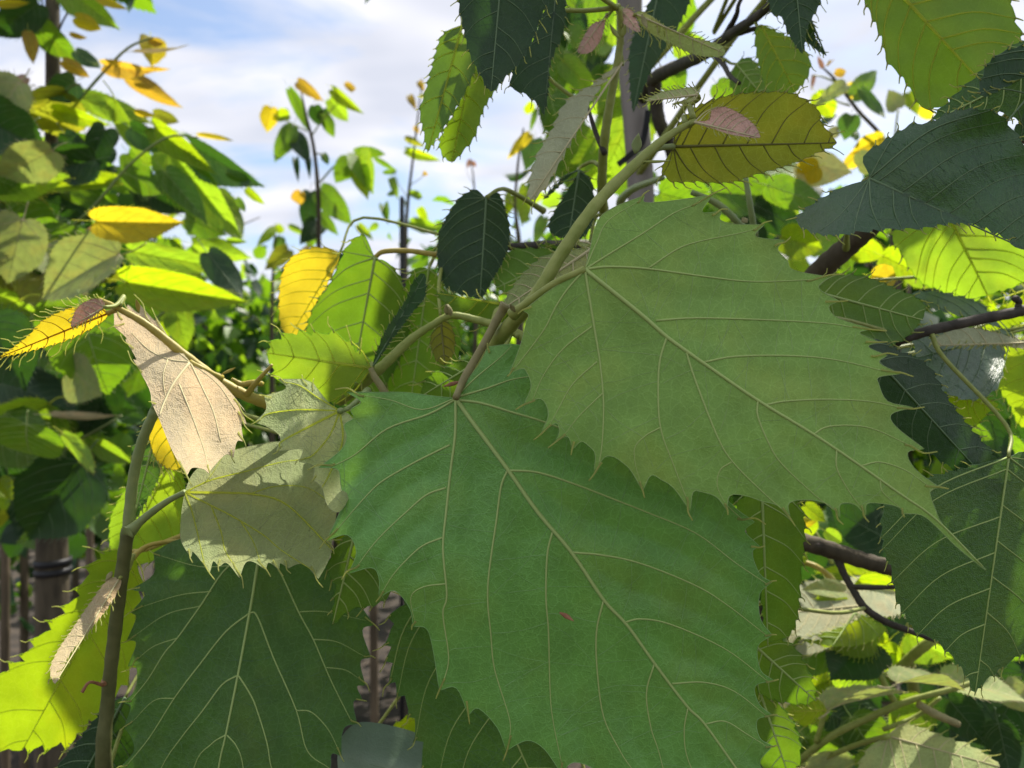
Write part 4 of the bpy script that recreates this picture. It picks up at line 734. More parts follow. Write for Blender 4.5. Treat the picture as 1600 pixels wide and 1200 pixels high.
# extra leaves of the near tree, between the traced ones and the background
def many(tree, rows, d, fine=True, jit=.04, veins=True):
    for r in rows:
        bx, by, tx, ty, wd, mat = r[:6]; roll = r[6] if len(r) > 6 else random.uniform(-25, 25)
        dk = (r[7] if len(r) > 7 else d) * (1 + random.uniform(-jit, jit))
        putpx(tree, bx, by, tx, ty, wd, mat, roll, dk, dk * (1 + random.uniform(-.03, .03)), fine=fine, veins=veins)
many(near, [(985, 95, 930, 200, 60, 'light', 10), (1000, 150, 940, 290, 90, 'light', -15), (930, 215, 885, 290, 50, 'light', 10), (885, 80, 855, 190, 70, 'mid', 0), (880, 95, 925, 140, 40, 'light', 0), (860, 150, 880, 230, 60, 'mid', 20),
  (900, 20, 880, 90, 50, 'dark', 0), (930, -10, 945, 60, 50, 'mid', 0), (1050, -10, 1080, 60, 50, 'mid', 0), (1060, 60, 1110, 80, 40, 'light', 30), (1040, 110, 1075, 150, 50, 'mid', 0), (1120, 130, 1150, 165, 40, 'mid', 0), (860, 250, 930, 255, 50, 'mid', 10), (950, 250, 900, 300, 50, 'light', 0),
  (1030, 300, 1130, 330, 70, 'mid', 20), (1110, 300, 1240, 310, 70, 'mid', 0), (1200, 290, 1290, 320, 60, 'mid', 0), (1250, 250, 1330, 275, 50, 'grey', 20), (1180, 320, 1260, 365, 60, 'dark', 0), (1150, 350, 1190, 420, 70, 'dark', 0), (1220, 370, 1290, 390, 50, 'lime', 0), (1330, 380, 1385, 405, 40, 'lime', 20), (1300, 350, 1330, 420, 60, 'mid', 0),
  (1280, 260, 1240, 280, 40, 'yellow', 0), (1340, 260, 1370, 240, 40, 'under', 20)], .66)
many(near, [(1380, 400, 1440, 430, 50, 'lime', 0), (1420, 420, 1470, 445, 50, 'light', 0), (1360, 430, 1410, 440, 40, 'yellow', 0), (1400, 590, 1380, 690, 80, 'dark', 0), (1540, 640, 1570, 720, 50, 'dark', 0), (1560, 680, 1600, 760, 50, 'mid', 0), (1500, 660, 1550, 690, 30, 'mid', 20),
  (1570, 700, 1540, 760, 50, 'dark', 0), (1330, 560, 1440, 620, 90, 'dark', 0)], .44)

r7 = random.Random(17)
for k in range(62):                                      # further leaves round the trunk, behind the traced ones
    if k < 34: x, y = r7.uniform(845, 985), r7.uniform(-30, 290)
    else: x, y = r7.uniform(1030, 1260), r7.uniform(215, 430)
    a = r7.uniform(.3, 2.8); s = r7.uniform(45, 85); dk = r7.uniform(.66, .95)
    putpx(near, x, y, x + math.cos(a) * s, y + math.sin(a) * s, s * r7.uniform(.5, .85), r7.choice(['dark', 'mid', 'mid', 'light', 'light', 'bluish']), r7.uniform(-45, 45), dk, dk + r7.uniform(-.03, .03), veins=k % 2 == 0)
# leaf stalks for the leaves traced above: each runs back to the closest branch
bp_ = np.array([tuple(v.co + near.location) for o in near.children if o.name.startswith(('branch', 'trunk')) for v in o.data.vertices])
for lf, b, bk in NOPET:
    if lf.parent is not near: continue
    k = int(np.argmin(np.linalg.norm(bp_ - np.array(b) - 0.4 * (np.array(bk) - np.array(b)), axis=1) + np.where(bp_[:, 1] < b.y - .01, .05, 0))); e = Vector(bp_[k])
    L_ = (e - b).length; dr = (bk - b).normalized()
    c = crom([tuple(b), tuple(b + dr * L_ * .3 + Vector((0, .004, 0))), tuple(b.lerp(e, .7) + Vector((0, .006, .004))), tuple(e)], 5); V, Fc = [], []
    tube(V, Fc, local(near, [Vector(q_) for q_ in c]), [.0006 + .0004 * i / (len(c) - 1) for i in range(len(c))], 6); mesh_obj('petiole', V, Fc, [STEM['green']], lf)
# ------------------------------------------------------------------ the lower-right young shoots: a second sapling beside the near tree
rs = empty('linden_sapling', (P(1440, 1200, .62).x, .62, 0), 'low bushy linden sapling with bright lime leaves crowding beneath the dark broken twig', 'tree', 'linden saplings')
bx_ = rs.location.x
trunk_world(rs, [(bx_, .62, -.03, .011), (bx_ - .01, .62, .6, .009), (bx_ - .01, .6, 1.0, .007), (bx_ - .02, .58, 1.2, .005), (*P(1420, 1010, .52), .0035), (*P(1440, 960, .50), .002)], STEM['green'])
def rstem(pts, m): return stem('branch', pts, STEM[m], rs)
rstem([(1240, 1195, .47, .0022), (1300, 1150, .45, .002), (1350, 1125, .44, .0019), (1420, 1095, .43, .0017), (1510, 1070, .42, .0014), (1570, 1040, .42, .001)], 'green')
rstem([(1275, 1160, .455, .0016), (1290, 1110, .45, .0013), (1297, 1085, .45, .001)], 'green')
rstem([(1388, 1150, .40, .0014), (1350, 1160, .42, .0014), (1310, 1175, .44, .0015), (1250, 1200, .46, .0016)], 'green')
rstem([(1355, 1000, .46, .0016), (1370, 1040, .46, .0018), (1380, 1065, .46, .002), (1400, 1100, .46, .002)], 'green')
rstem([(1390, 1060, .47, .003), (1420, 1030, .46, .003), (1450, 1005, .45, .003), (1480, 985, .45, .002)], 'green')
rstem([(1380, 1140, .43, .0013), (1430, 1120, .43, .0012), (1470, 1090, .425, .001)], 'green')
rstem([(1435, 1100, .40, .002), (1460, 1115, .4, .0022), (1498, 1132, .4, .0018)], 'tan')
rstem([(1240, 875, .46, .0016), (1275, 885, .45, .0016), (1300, 905, .45, .0016), (1330, 940, .45, .0015)], 'yellow')
rstem([(1260, 810, .5, .001), (1285, 850, .49, .0012), (1300, 880, .48, .0014)], 'green')
many(rs, [(1320, 925, 1255, 915, 26, 'under', 40, .42), (1338, 957, 1290, 1010, 115, 'lime', -20), (1405, 908, 1280, 886, 36, 'lime', 30), (1400, 925, 1300, 905, 60, 'grey', 66, .44), (1340, 905, 1410, 960, 60, 'lime', 0), (1310, 978, 1222, 990, 50, 'grey', 60), (1250, 800, 1275, 850, 40, 'lime', 0), (1262, 840, 1240, 880, 26, 'lime', 0),
  (1310, 1000, 1215, 1050, 80, 'mid', 0), (1350, 1000, 1300, 1060, 90, 'dark', 0), (1340, 1020, 1310, 1090, 70, 'light', 0), (1290, 1112, 1222, 1115, 44, 'lime', 0), (1295, 1112, 1410, 1058, 26, 'under', -60, .40), (1400, 1070, 1510, 1055, 24, 'under', -60, .40), (1420, 990, 1490, 1035, 40, 'light', 30), (1350, 970, 1385, 1010, 30, 'lime', 0),
  (1300, 1115, 1420, 1190, 90, 'dark', 0), (1330, 1120, 1390, 1220, 90, 'mid', 0), (1480, 1065, 1610, 1080, 50, 'under', -60), (1570, 1065, 1610, 1130, 50, 'under', 0), (1380, 1022, 1424, 1046, 22, 'lime', 30), (1255, 1150, 1300, 1230, 90, 'mid', 0), (1240, 1120, 1200, 1200, 80, 'mid', 0),
  (1240, 1115, 1215, 1100, 20, 'grey', 0), (1260, 1200, 1340, 1195, 60, 'under', 30), (1480, 1090, 1540, 1160, 70, 'dark', 10), (1560, 1130, 1580, 1220, 60, 'dark', 0), (1258, 790, 1290, 815, 30, 'lime', 0), (1255, 820, 1285, 800, 18, 'yellow', 0), (1290, 830, 1320, 850, 22, 'light', 0), (1390, 1000, 1335, 1050, 70, 'lime', 0), (1450, 1100, 1385, 1150, 60, 'light', 0), (1490, 990, 1560, 1050, 60, 'lime', 0), (1420, 1190, 1330, 1190, 60, 'light', 0), (1300, 1060, 1250, 1085, 40, 'lime', 0), (1450, 1010, 1400, 1020, 40, 'lime', 20), (1245, 880, 1260, 860, 18, 'lime', 0)], .46)
many(rs, [(1400, 850, 1290, 790, 90, 'dark', 10), (1380, 800, 1300, 860, 80, 'dark', 0), (1270, 830, 1240, 930, 70, 'dark', 0), (1430, 960, 1480, 1060, 80, 'dark', 0), (1520, 1080, 1440, 1160, 90, 'dark', 0), (1600, 1050, 1540, 1180, 100, 'dark', 0), (1480, 1100, 1600, 1200, 90, 'dark', 0), (1560, 600, 1610, 720, 90, 'dark', 0), (1500, 620, 1560, 700, 70, 'dark', 0), (1290, 1030, 1380, 1110, 90, 'dark', 0)], .58)

q([(1322, 920), (1280, 906), (1246, 916), (1224, 952), (1230, 984), (1272, 1000), (1322, 988), (1350, 966)], (1347, 946), (1224, 958), (.44, .425, 1.15, .1), 'grey', 22, 12, tree=rs)
q([(1360, 1166), (1340, 1200), (1346, 1242), (1420, 1262), (1500, 1250), (1545, 1212), (1562, 1196), (1538, 1176), (1510, 1161), (1480, 1152), (1440, 1136), (1410, 1131)], (1388, 1150), (1562, 1198), (.405, .37, -.8, .1), 'under', 26, 18, tree=rs, mid_r=.0006)
q([(1345, 965), (1300, 985), (1256, 1000), (1285, 1008), (1330, 1010), (1365, 1000), (1384, 980)], (1336, 957), (1300, 1010), (.425, .41, .1, .3), 'lime', 16, 8, tree=rs, vein='dim')
q([(1275, 1092), (1250, 1092), (1222, 1112), (1240, 1122), (1258, 1136), (1280, 1120)], (1291, 1110), (1222, 1112), (.40, .40, .0, .1), 'lime', 16, 12, tree=rs)
r8 = random.Random(5)
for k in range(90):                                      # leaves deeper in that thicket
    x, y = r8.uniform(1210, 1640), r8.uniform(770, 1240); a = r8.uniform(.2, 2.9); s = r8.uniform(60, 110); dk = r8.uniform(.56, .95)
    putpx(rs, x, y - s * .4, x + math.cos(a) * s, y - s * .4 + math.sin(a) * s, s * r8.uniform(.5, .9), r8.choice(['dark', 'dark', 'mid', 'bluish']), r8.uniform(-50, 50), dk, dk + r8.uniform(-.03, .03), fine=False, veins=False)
# ------------------------------------------------------------------ the tree on the left
lx = P(78, 0, 1.0).x
lt = empty('linden_tree', (lx, 1.0, 0), 'leafy linden tree with bark trunk bound by black ties, yellow leaf tips against the sky', 'tree', 'linden saplings')
trunk_world(lt, [(lx + .006, 1.0, -.03, .028), (lx + .006, 1.0, .8, .024), (lx + .003, 1.0, 1.25, .020), (lx, 1.0, 1.55, .012), (lx + .004, 1.0, 1.9, .009), (lx + .0, 1.0, 2.3, .007), (lx, 1.0, 2.7, .003)], STEM['bark'])
def lstem(pts, m='greyg', tr=None): return stem('branch', [(a, b, c, r * .5) for a, b, c, r in pts], STEM[m], tr or lt, sides=7, n=4)
lstem([(80, 200, 1.0, .005), (120, 160, .97, .004), (160, 115, .95, .0035), (200, 75, .93, .003), (240, 58, .92, .002)])
lstem([(80, 380, 1.0, .005), (140, 330, .9, .004), (200, 260, .88, .003), (260, 215, .86, .0025), (310, 215, .86, .002)])
lstem([(78, 90, 1.0, .003), (95, 40, .98, .0025), (115, 5, .96, .002)], 'dark'); lstem([(80, 70, 1.0, .003), (70, 20, .98, .002), (60, -20, .97, .002)], 'dark')
lstem([(80, 480, 1.0, .004), (120, 400, .8, .003), (130, 375, .72, .002), (145, 352, .68, .0015)])
lstem([(75, 620, 1.0, .004), (150, 560, .9, .003), (240, 500, .86, .0025), (330, 430, .85, .002)]); lstem([(75, 720, 1.0, .005), (120, 690, .9, .003), (190, 650, .85, .002)])
lstem([(75, 260, 1.0, .004), (40, 200, .97, .003), (0, 160, .95, .003)])
LT = [(60, 5, -10, 60, 55, 'dark'), (-5, 5, 42, 8, 14, 'yellow'), (100, -20, 178, 43, 44, 'light'), (118, 28, 166, 50, 26, 'yellow'), (150, -8, 192, 15, 14, 'yellow'), (110, 52, 140, 66, 9, 'amber'), (45, 28, 118, 105, 44, 'mid'), (118, 80, 160, 112, 30, 'glossy'), (98, 95, 143, 120, 22, 'amber'), (163, 102, 232, 115, 25, 'amber', 20), (193, 116, 264, 160, 30, 'amber'), (236, 60, 240, 102, 38, 'yellow'), (232, 58, 258, 70, 12, 'amber'), (213, 82, 293, 88, 6, 'beige', 40), (228, 108, 258, 112, 8, 'amber'),
  (45, 48, 55, 90, 22, 'amber'), (118, 128, 70, 155, 42, 'glossy'), (8, 150, 112, 200, 46, 'olive'), (85, 172, 148, 195, 28, 'lime'), (-15, 180, 50, 226, 55, 'pink'), (-10, 243, 82, 245, 32, 'under'), (40, 120, -8, 152, 22, 'pink'), (122, 150, 248, 200, 48, 'light'), (180, 158, 243, 280, 20, 'light', 50), (205, 200, 262, 238, 34, 'dark'), (240, 178, 282, 190, 22, 'olive'), (210, 175, 235, 182, 12, 'yellow'), (243, 200, 326, 268, 34, 'lime'), (300, 222, 398, 300, 40, 'glossy', 40), (268, 232, 362, 372, 62, 'light'), (258, 268, 322, 342, 42, 'mid'), (165, 202, 135, 272, 38, 'dark'), (100, 208, 142, 272, 38, 'dark'), (182, 285, 52, 288, 26, 'lime', 35), (-10, 285, 84, 335, 52, 'olive'), (198, 288, 242, 312, 26, 'glossy', 30), (310, 210, 366, 218, 9, 'yellow'),
  (195, 270, 260, 300, 50, 'mid'), (220, 300, 290, 330, 50, 'dark'), (285, 255, 325, 330, 40, 'mid'), (200, 240, 240, 300, 40, 'mid'), (60, 310, 150, 335, 40, 'dark'), (0, 330, 70, 390, 60, 'dark'), (90, 340, 60, 400, 50, 'mid'), (100, 300, 180, 325, 30, 'mid'), (20, 260, 50, 275, 14, 'yellow'), (370, 310, 385, 332, 14, 'mid'), (355, 375, 385, 378, 10, 'light'), (355, 270, 400, 290, 18, 'mid'), (385, 295, 410, 320, 14, 'lime')]
many(lt, LT, .95)
many(lt, [(150, 345, 288, 352, 50, 'yellow', 10, .66), (176, 350, 140, 357, 18, 'pink', 0, .65), (198, 440, 382, 474, 58, 'lime', 5, .72), (190, 398, 38, 462, 70, 'under', 30, .72), (205, 392, 340, 425, 44, 'light', 10, .8), (325, 395, 385, 475, 55, 'dark', 0, .8), (270, 470, 290, 540, 50, 'light', 0, .9), (130, 490, 160, 630, 130, 'mid', 10, .66), (-20, 500, 40, 610, 90, 'dark', 0, .6), (42, 662, 33, 742, 112, 'mid', 20, .75),
  (130, 720, 40, 850, 110, 'dark', 0, .85), (90, 610, 205, 650, 70, 'dark', 30, .9), (82, 650, 188, 664, 15, 'beige', 30, .8), (100, 680, 162, 738, 22, 'light', 40, .75), (150, 700, 120, 800, 70, 'dark', 0, .95), (150, 690, 205, 728, 24, 'light', 20, .9), (140, 760, 130, 820, 30, 'light', 30, .9), (-10, 620, 60, 640, 60, 'dark', 0, .95), (30, 560, 110, 600, 60, 'dark', 0, .9), (95, 540, 200, 530, 70, 'mid', 0, .85), (170, 600, 130, 690, 60, 'dark', 0, .95), (0, 750, 18, 780, 26, 'lime', 0, .95), (-5, 770, 14, 800, 20, 'light', 0, .95), (100, 830, 20, 850, 40, 'mid', 0, 1.0), (60, 400, 130, 470, 60, 'dark', 0, .95), (-10, 400, 50, 470, 70, 'olive', 0, .9), (60, 470, 0, 510, 50, 'mid', 0, .95), (110, 575, 150, 620, 60, 'under', 50, .64),
  (200, 500, 240, 600, 60, 'dark', 0, .95), (230, 540, 200, 620, 60, 'mid', 0, .95), (60, 380, 170, 400, 80, 'mid', 10, .9), (20, 440, 120, 500, 90, 'dark', 0, .85), (150, 480, 60, 560, 90, 'mid', 10, .8), (200, 540, 120, 600, 80, 'dark', 0, .85), (240, 400, 330, 480, 70, 'mid', 0, .95), (30, 600, 140, 660, 100, 'mid', 10, .9), (10, 330, 100, 370, 70, 'mid', 0, .9), (150, 250, 60, 270, 60, 'dark', 0, .95), (110, 240, 30, 310, 70, 'dark', 0, .98), (340, 300, 380, 390, 50, 'light', 0, 1.0), (290, 340, 360, 370, 50, 'mid', 0, 1.0), (300, 380, 380, 400, 40, 'light', 0, 1.0)], .9)
r9 = random.Random(11)
for k in range(34):                                      # broad leaves on the near side of that crown
    y = r9.uniform(120, 700); x = r9.uniform(-50, 170 if y > 240 else 110); a = r9.choice([r9.uniform(.3, 1.2), r9.uniform(1.8, 2.8)]); s = r9.uniform(80, 135); dk = r9.uniform(.78, .96)
    putpx(lt, x, y, x + math.cos(a) * s, y + math.sin(a) * s * .8, s * r9.uniform(.55, .85), r9.choice(['dark', 'mid', 'mid', 'bluish', 'olive', 'light', 'under']), r9.uniform(-55, 55), dk, dk + r9.uniform(-.03, .03))
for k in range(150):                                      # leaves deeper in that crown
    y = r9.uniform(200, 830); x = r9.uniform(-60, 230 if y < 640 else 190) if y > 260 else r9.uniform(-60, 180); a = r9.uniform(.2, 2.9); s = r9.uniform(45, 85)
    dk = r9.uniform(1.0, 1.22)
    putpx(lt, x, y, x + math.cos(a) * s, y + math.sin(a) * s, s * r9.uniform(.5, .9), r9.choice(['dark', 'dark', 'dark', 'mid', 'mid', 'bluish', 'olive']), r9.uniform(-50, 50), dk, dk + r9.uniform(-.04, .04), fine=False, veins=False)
for k in range(170):                                     # crown leaves added unseen above the frame to shade the lower part
    c = Vector((lx + r9.gauss(.06, .2), 1.0 + r9.gauss(.2, .22), r9.uniform(1.98, 2.6))); u = Vector((r9.uniform(-1, 1), r9.uniform(-1, 1), r9.uniform(-.9, .1))).normalized()
    if 600 - (c.z - CAM_H) / c.y * F > -60 or c.y < .4: continue
    if any(((c - P(*a_)) - SUN * (c - P(*a_)).dot(SUN)).length < .085 for a_ in [(215, 345, .66), (290, 460, .72), (230, 80, .95), (230, 135, .95), (110, 190, .95), (320, 310, .95), (280, 240, .95), (120, 430, .72), (165, 620, .66), (200, 180, .95)]): continue  # gaps left so the sun reaches chosen spots
    put(lt, c, c + u * r9.uniform(.09, .13), .1, r9.choice(['dark', 'mid', 'light', 'mid']), r9.uniform(40, 90), fine=False, veins=False)
# black ties round its trunk
def ring(name, cx, cy, z, r, th, mat, label=None, cat=None, parent=None, tilt=0.0):
    V, Fc = [], []; n, s = 24, 6
    for i in range(n):
        a = 2 * math.pi * i / n
        for k in range(s):
            b = 2 * math.pi * k / s; rr = r + th * math.cos(b); V.append((cx + rr * math.cos(a), cy + rr * math.sin(a), z + 2.2 * th * math.sin(b) + tilt * math.cos(a) * r))
    for i in range(n):
        for k in range(s): Fc.append((i * s + k, i * s + (k + 1) % s, ((i + 1) % n) * s + (k + 1) % s, ((i + 1) % n) * s + k))
    o = mesh_obj(name, V, Fc, [mat], parent)
    if label: o['label'] = label; o['category'] = cat
    return o
rub = plain_mat('black_rubber', (.012, .012, .013), (.02, .02, .022), .5, 80, .2)
for k, z in enumerate((1.270, 1.258)): ring('tree_tie', lx + .004, 1.0, z, .0205, .0022, rub, ['thin black tie round the left bark trunk, upper of the pair', 'thin black tie round the bark trunk, lower of the pair'][k].replace('left ', ''), 'tree tie', tilt=.05)
# black strap on the grey trunk of the near tree
V, Fc = [], []
sp_ = [P(1013, 172, .585), P(1010, 195, .583), P(1006, 215, .582), P(1000, 228, .583), P(985, 242, .585), P(966, 257, .59)]
c_ = crom([tuple(v) for v in sp_], 5); b0 = 0
for i, p in enumerate(c_):
    p = Vector(p); t_ = Vector(c_[min(i + 1, len(c_) - 1)]) - Vector(c_[max(0, i - 1)]); t_.normalize(); s_ = t_.cross(Vector((0, 1, 0))).normalized() * .0022
    for a, b in ((-1, 0), (1, 0), (1, .0012), (-1, .0012)): V.append(p + s_ * a + Vector((0, b, 0)))
for i in range(len(c_) - 1):
    for k in range(4): Fc.append((i * 4 + k, i * 4 + (k + 1) % 4, i * 4 + 4 + (k + 1) % 4, i * 4 + 4 + k))
Fc += [(0, 1, 2, 3), tuple(len(V) - 4 + k for k in range(4))[::-1]]
st_ = mesh_obj('tie_strap', V, Fc, [rub], smooth=False); st_['label'] = 'flat black strap tied across the smooth grey trunk'; st_['category'] = 'tree tie'

# ------------------------------------------------------------------ slim saplings against the sky
def sky_tree(px, d, label, stems, rows, trunk_top=(0, 0), r0=.014):
    x = P(px, 0, d).x; t = empty('linden_sapling', (x, d, 0), label, 'tree', 'linden saplings')
    stems = [[(a, b, r * .72) for a, b, r in s] for s in stems]; first = stems[0]; low = P(first[0][0], first[0][1], d)
    trunk_world(t, [(x, d, -.03, r0), (x, d, .9, r0 * .85), ((x + low.x) / 2, d, 1.4, r0 * .75), (*low, first[0][2])] + [(*P(a, b, d), r) for a, b, r in first[1:]], STEM['bark'], sides=8)
    for s in stems[1:]: trunk_world(t, [(*P(a, b, d), r) for a, b, r in s], STEM['green'], 'branch', 6, 4)
    many(t, rows, d, jit=.03)
    return t
sky_tree(498, 1.7, 'slim linden sapling with upright leading shoot, its leaves silhouetted against open sky', [[(498, 390, .008), (497, 300, .007), (490, 230, .0055), (478, 180, .004), (470, 140, .002)], [(500, 285, .003), (520, 262, .003), (540, 248, .002)], [(492, 240, .0025), (505, 242, .002), (510, 255, .0015)], [(485, 215, .0025), (510, 180, .002), (540, 150, .0015)], [(480, 205, .0025), (450, 190, .002), (425, 178, .0015)]],
 [(452, 140, 486, 205, 20, 'mid', 20), (423, 168, 417, 208, 26, 'yellow', 0), (452, 180, 425, 185, 18, 'lime', 20), (458, 196, 432, 248, 32, 'mid', 0), (462, 212, 480, 250, 28, 'dark', 0), (505, 178, 522, 214, 22, 'mid', 0), (515, 155, 546, 192, 26, 'light', 0), (520, 140, 560, 176, 18, 'lime', 20), (540, 130, 566, 152, 12, 'amber', 0), (465, 128, 492, 148, 20, 'amber', 0), (478, 132, 498, 160, 12, 'yellow', 0), (492, 165, 498, 198, 24, 'dark', 0), (505, 185, 510, 170, 20, 'glossy', 0),
  (555, 238, 606, 238, 20, 'mid', 20), (548, 248, 524, 286, 36, 'mid', 0), (560, 244, 582, 300, 34, 'light', 0), (565, 262, 570, 306, 26, 'lime', 20), (585, 248, 618, 272, 10, 'mid', 30), (500, 296, 540, 340, 42, 'mid', 0), (485, 300, 480, 356, 32, 'dark', 0), (500, 335, 522, 360, 20, 'mid', 0), (462, 250, 465, 278, 10, 'dark', 0), (482, 255, 484, 276, 9, 'dark', 0), (505, 240, 513, 258, 12, 'dark', 0), (470, 300, 455, 330, 22, 'amber', 0), (525, 318, 540, 330, 14, 'amber', 0), (495, 350, 470, 380, 30, 'dark', 0)])
sky_tree(640, 2.3, 'thin linden sapling with sparse yellowish leaf tufts standing beside the short black stake', [[(634, 400, .008), (637, 320, .007), (645, 250, .005), (652, 190, .004), (660, 122, .0015)], [(638, 310, .002), (625, 290, .0015), (618, 270, .001)], [(640, 290, .002), (655, 280, .0015), (665, 270, .001)]],
 [(635, 235, 686, 252, 16, 'lime', 10), (632, 215, 655, 225, 12, 'olive', 0), (648, 205, 658, 195, 14, 'amber', 0), (640, 150, 648, 168, 12, 'amber', 0), (655, 128, 662, 142, 10, 'amber', 0), (655, 150, 666, 150, 7, 'olive', 0), (618, 268, 592, 270, 9, 'mid', 0), (612, 278, 618, 298, 14, 'light', 0), (600, 322, 606, 348, 14, 'mid', 0), (620, 300, 600, 305, 10, 'mid', 0), (655, 325, 668, 348, 18, 'lime', 0), (640, 345, 690, 360, 20, 'light', 10), (663, 268, 668, 286, 8, 'amber', 0), (640, 300, 665, 310, 12, 'light', 0), (622, 345, 634, 360, 12, 'light', 0)], r0=.013)
sky_tree(425, 2.6, 'small linden sapling with drooping yellow-green tips, half hidden behind the taller sapling', [[(425, 470, .008), (428, 410, .006), (430, 350, .003)], [(428, 400, .002), (450, 380, .0015)]],
 [(430, 355, 408, 378, 16, 'lime', 0), (432, 352, 448, 372, 14, 'lime', 0), (440, 370, 430, 395, 20, 'mid', 0), (450, 352, 470, 362, 12, 'light', 0), (410, 385, 400, 410, 20, 'mid', 0), (470, 395, 495, 375, 10, 'amber', 0), (450, 390, 415, 420, 26, 'olive', 0), (560, 352, 580, 372, 14, 'lime', 0), (590, 350, 575, 362, 12, 'light', 0), (480, 360, 490, 390, 20, 'mid', 0)])
sky_tree(735, 2.8, 'distant spindly sapling with bare pinkish tip rising beside the dark hanging leaf', [[(745, 420, .008), (742, 330, .006), (740, 280, .004), (735, 248, .002)], [(741, 290, .0015), (730, 270, .001), (728, 255, .0008)]],
 [(735, 250, 730, 262, 8, 'pink', 0), (738, 252, 744, 262, 7, 'pink', 0), (700, 370, 680, 390, 20, 'mid', 0), (650, 352, 690, 358, 16, 'light', 0), (720, 400, 690, 415, 20, 'mid', 0)])
sky_tree(812, 1.4, 'linden sapling showing yellow-green leaves through the gap behind the silver hanging leaf', [[(812, 420, .008), (810, 370, .006), (805, 320, .004), (810, 250, .003), (818, 200, .002)], [(807, 330, .0025), (795, 310, .002), (788, 300, .001)]],
 [(828, 210, 796, 240, 18, 'yellow', 10), (835, 218, 822, 262, 34, 'bluish', 0), (822, 290, 815, 360, 30, 'lime', 0), (800, 305, 790, 340, 18, 'lime', 0), (845, 300, 830, 320, 20, 'lime', 0), (795, 272, 830, 268, 8, 'glossy', 50), (832, 160, 820, 182, 14, 'lime', 0), (838, 170, 830, 200, 10, 'mid', 0), (800, 380, 820, 400, 20, 'mid', 0), (850, 340, 835, 380, 20, 'mid', 0)])
sky_tree(1385, 1.0, 'linden sapling with reddish shoot tip in the bright sky gap beneath the big translucent leaf', [[(1400, 300, .008), (1385, 225, .004), (1340, 172, .0032), (1305, 125, .0025), (1285, 105, .0015)], [(1328, 165, .002), (1312, 160, .0015), (1297, 152, .001)], [(1310, 130, .002), (1285, 120, .0015), (1268, 118, .001)], [(1400, 260, .003), (1398, 220, .002), (1403, 172, .0015)]],
 [(1333, 150, 1384, 96, 34, 'mid', 0), (1305, 112, 1332, 118, 14, 'amber', 0), (1335, 130, 1325, 165, 26, 'yellow', 0), (1322, 132, 1285, 150, 24, 'under', 20), (1275, 145, 1303, 185, 30, 'lime', 0), (1345, 140, 1388, 190, 22, 'bluish', 0), (1380, 215, 1325, 240, 24, 'yellow', 10), (1330, 180, 1320, 218, 34, 'bluish', 0), (1403, 170, 1390, 145, 34, 'under', 0), (1420, 145, 1432, 175, 24, 'lime', 0), (1440, 165, 1458, 190, 20, 'yellow', 0), (1375, 215, 1395, 200, 14, 'lime', 0), (1335, 215, 1350, 195, 14, 'mid', 0), (1310, 205, 1285, 212, 20, 'grey', 0), (1285, 105, 1278, 88, 7, 'pink', 0), (1290, 105, 1304, 88, 5, 'amber', 0), (1272, 118, 1268, 140, 6, 'pink', 0), (1345, 240, 1310, 270, 26, 'yellow', 0), (1375, 240, 1350, 290, 26, 'dark', 0)])
# short black stake
V, Fc = [], []; a_, b_ = P(628, 307, 2.25), P(628, 362, 2.25)
tube(V, Fc, [Vector((a_.x, 2.25, -.05)), Vector((a_.x, 2.25, 1.0)), b_, a_ - Vector((0, 0, .01)), a_], [.007, .007, .007, .007, .005], 10)
bs = mesh_obj('plant_stake', V, Fc, [rub]); bs['label'] = 'slim black plant stake upright beside the sparse sapling'; bs['category'] = 'stake'

# ------------------------------------------------------------------ posts and trunks low on the left, and the cane seen under the big leaf
can = plain_mat('weathered_cane', (.07, .053, .03), (.135, .10, .06), .8, 40, .5, .002, stretch=(1, 1, .2))
def cane(px, d, r, h, label, lean=0.0, mat=None):
    x = P(px, 0, d).x; V, Fc = [], []; pts = []; rad = []
    n = 14
    for i in range(n + 1):
        z = -.05 + (h + .05) * i / n; pts.append(Vector((x + lean * z, d, z))); rad.append(r * (1.0 - .12 * i / n))
        pts.append(Vector((x + lean * (z + .006), d, z + .006))); rad.append(r * (1.10 - .12 * i / n)); pts.append(Vector((x + lean * (z + .014), d, z + .014))); rad.append(r * (1.0 - .12 * i / n))
    tube(V, Fc, pts, rad, 10); o = mesh_obj('bamboo_cane', V, Fc, [mat or can]); o['label'] = label; o['category'] = 'cane'; o['group'] = 'canes standing between the saplings'
cane(592, 1.5, .0085, 1.35, 'brown bamboo cane glimpsed between the toothed leaf edges', -.01)
cane(8, 1.7, .010, 1.7, 'grey-brown bamboo cane at the edge beyond the bound trunk')
cane(38, 2.2, .012, 1.6, 'weathered bamboo cane beside the trunk with black ties')
cane(140, 1.9, .010, 1.5, 'thin bamboo cane standing behind the bright lime leaf'); cane(118, 2.6, .012, 1.5, 'bamboo cane further back, behind the trunk with black ties')

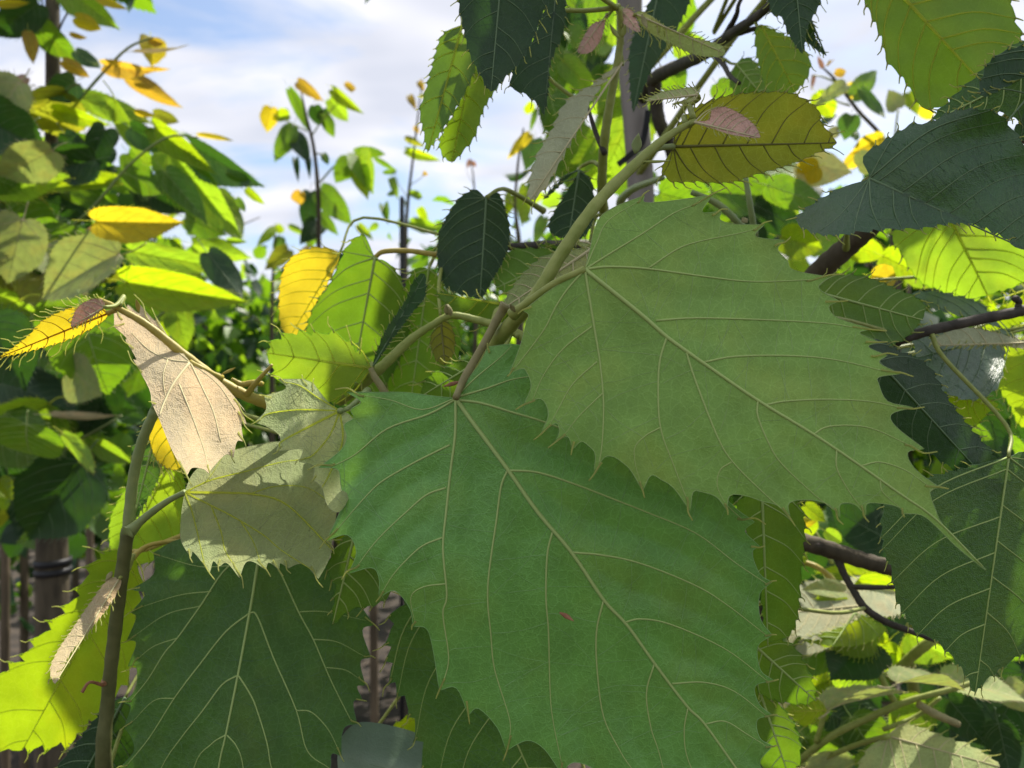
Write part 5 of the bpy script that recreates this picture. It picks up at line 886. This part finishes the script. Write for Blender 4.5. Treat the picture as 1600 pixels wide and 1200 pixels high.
# ------------------------------------------------------------------ nursery rows behind: every tree a trunk and a crown
def quad_crown(name, parent, fn, n, size, mats, rnd):
    V, Fc, mi, uv = [], [], [], []
    for k in range(n):
        c = fn(); s = size * rnd.uniform(.6, 1.25); d = Vector((rnd.gauss(0, 1), rnd.gauss(0, 1), rnd.gauss(-.5, .7))).normalized(); e = d.orthogonal().normalized(); e = Matrix.Rotation(rnd.uniform(0, 6.28), 3, d) @ e; nn = d.cross(e); b = len(V)
        V += [c, c + d * s * .3 + e * s * .36 + nn * s * .06, c + d * s * .7 + e * s * .26 + nn * s * .05, c + d * s - nn * s * .12, c + d * s * .7 - e * s * .26 + nn * s * .05, c + d * s * .3 - e * s * .36 + nn * s * .06, c + d * s * .45]
        Fc += [(b, b + 1, b + 2, b + 6), (b + 6, b + 2, b + 3), (b, b + 6, b + 4, b + 5), (b + 6, b + 3, b + 4)]; m = rnd.randrange(len(mats)); mi += [m] * 4
        uv += [(0, 0), (3, 3), (2, 7), (0, 10), (-2, 7), (-3, 3), (0, 4.5)]
    if parent: V = local(parent, V)
    return mesh_obj(name, V, Fc, mats, parent, mi, uv)
rb = random.Random(21)
def row_tree(px, d, h, rad, label, n=900, lowz=.9):
    x = P(px, 0, d).x; t = empty('nursery_tree', (x, d, 0), label, 'tree', 'nursery trees in the rows behind')
    trunk_world(t, [(x, d, -.05, .022), (x + .02, d, .8, .018), (x, d, h * .75, .010), (x, d, h, .003)], STEM['bark'], sides=7, n=3)
    for k in range(6):
        z = lowz + (h - lowz) * (k + .5) / 7; a = rb.uniform(0, 6.28); trunk_world(t, [(x, d, z, .007), (x + math.cos(a) * rad * .5, d + math.sin(a) * rad * .5, z + .15, .005), (x + math.cos(a) * rad * .9, d + math.sin(a) * rad * .9, z + .25, .002)], STEM['bark'], 'branch', 5, 2)
    hub = [(Vector((x + rb.gauss(0, rad * .45), d + rb.gauss(0, rad * .45), rb.uniform(lowz, h - .1))), rb.uniform(.12, .25)) for _ in range(22)]
    def fn():
        c, r = rb.choice(hub); v = Vector((rb.gauss(0, 1), rb.gauss(0, 1), rb.gauss(0, 1))) * r * .55; return c + v
    cr_ = quad_crown('crown', t, fn, n, .085, [LMC['mid'], LMC['dark'], LMC['light'], LMC['mid'], LMC['dark']] if rb.random() < .6 else [LMC['mid'], LMC['lime'], LMC['dark']], rb)
    cr_['kind'] = 'stuff'
R_ = [(320, 3.0, 2.00, .42, 'bushy nursery tree behind the drooping folded beige leaf'), (410, 3.6, 2.02, .45, 'nursery tree with loose mid-green crown behind the yellow leaf'), (240, 3.4, 2.3, .5, 'dense nursery tree in the shade behind the trunk with ties'), (520, 4.2, 2.05, .5, 'nursery tree filling the gap below the slim sky sapling'), (660, 3.8, 2.0, .5, 'rounded nursery tree behind the thin sapling and black stake'), (780, 4.4, 2.2, .55, 'nursery tree behind the dark oval hanging leaf'),
  (900, 3.2, 2.2, .5, 'nursery tree showing between the silver leaf and grey trunk'), (1180, 2.6, 2.15, .5, 'nursery tree behind the olive leaf underside'), (1330, 3.0, 2.05, .5, 'nursery tree behind the reddish shoot tip'), (1500, 2.4, 2.2, .55, 'shaded nursery tree behind the glossy silver leaf'), (1640, 2.8, 2.3, .6, 'shaded nursery tree behind the lime leaves at the grey branch'), (60, 3.0, 2.2, .5, 'shaded nursery tree behind the bark trunk with ties'), (1420, 1.7, 1.75, .35, 'low dark nursery tree behind the bushy lime sapling'), (-60, 2.4, 2.4, .5, 'tall nursery tree at the edge behind the ground posts')]
for r in R_: row_tree(*r)
def wood():
    a = rb.uniform(-11, 11); y = rb.choice([6, 8, 10.5, 13]) + rb.uniform(-.6, .6); return Vector((a, y, rb.uniform(.6, 1.5 + .125 * y * rb.uniform(.5, 1.05))))
ww = quad_crown('distant_foliage', None, wood, 9000, .2, [LMC['mid'], LMC['dark'], LMC['light']], rb); ww['kind'] = 'stuff'; ww['label'] = 'mass of green foliage of the far nursery rows'; ww['category'] = 'foliage'
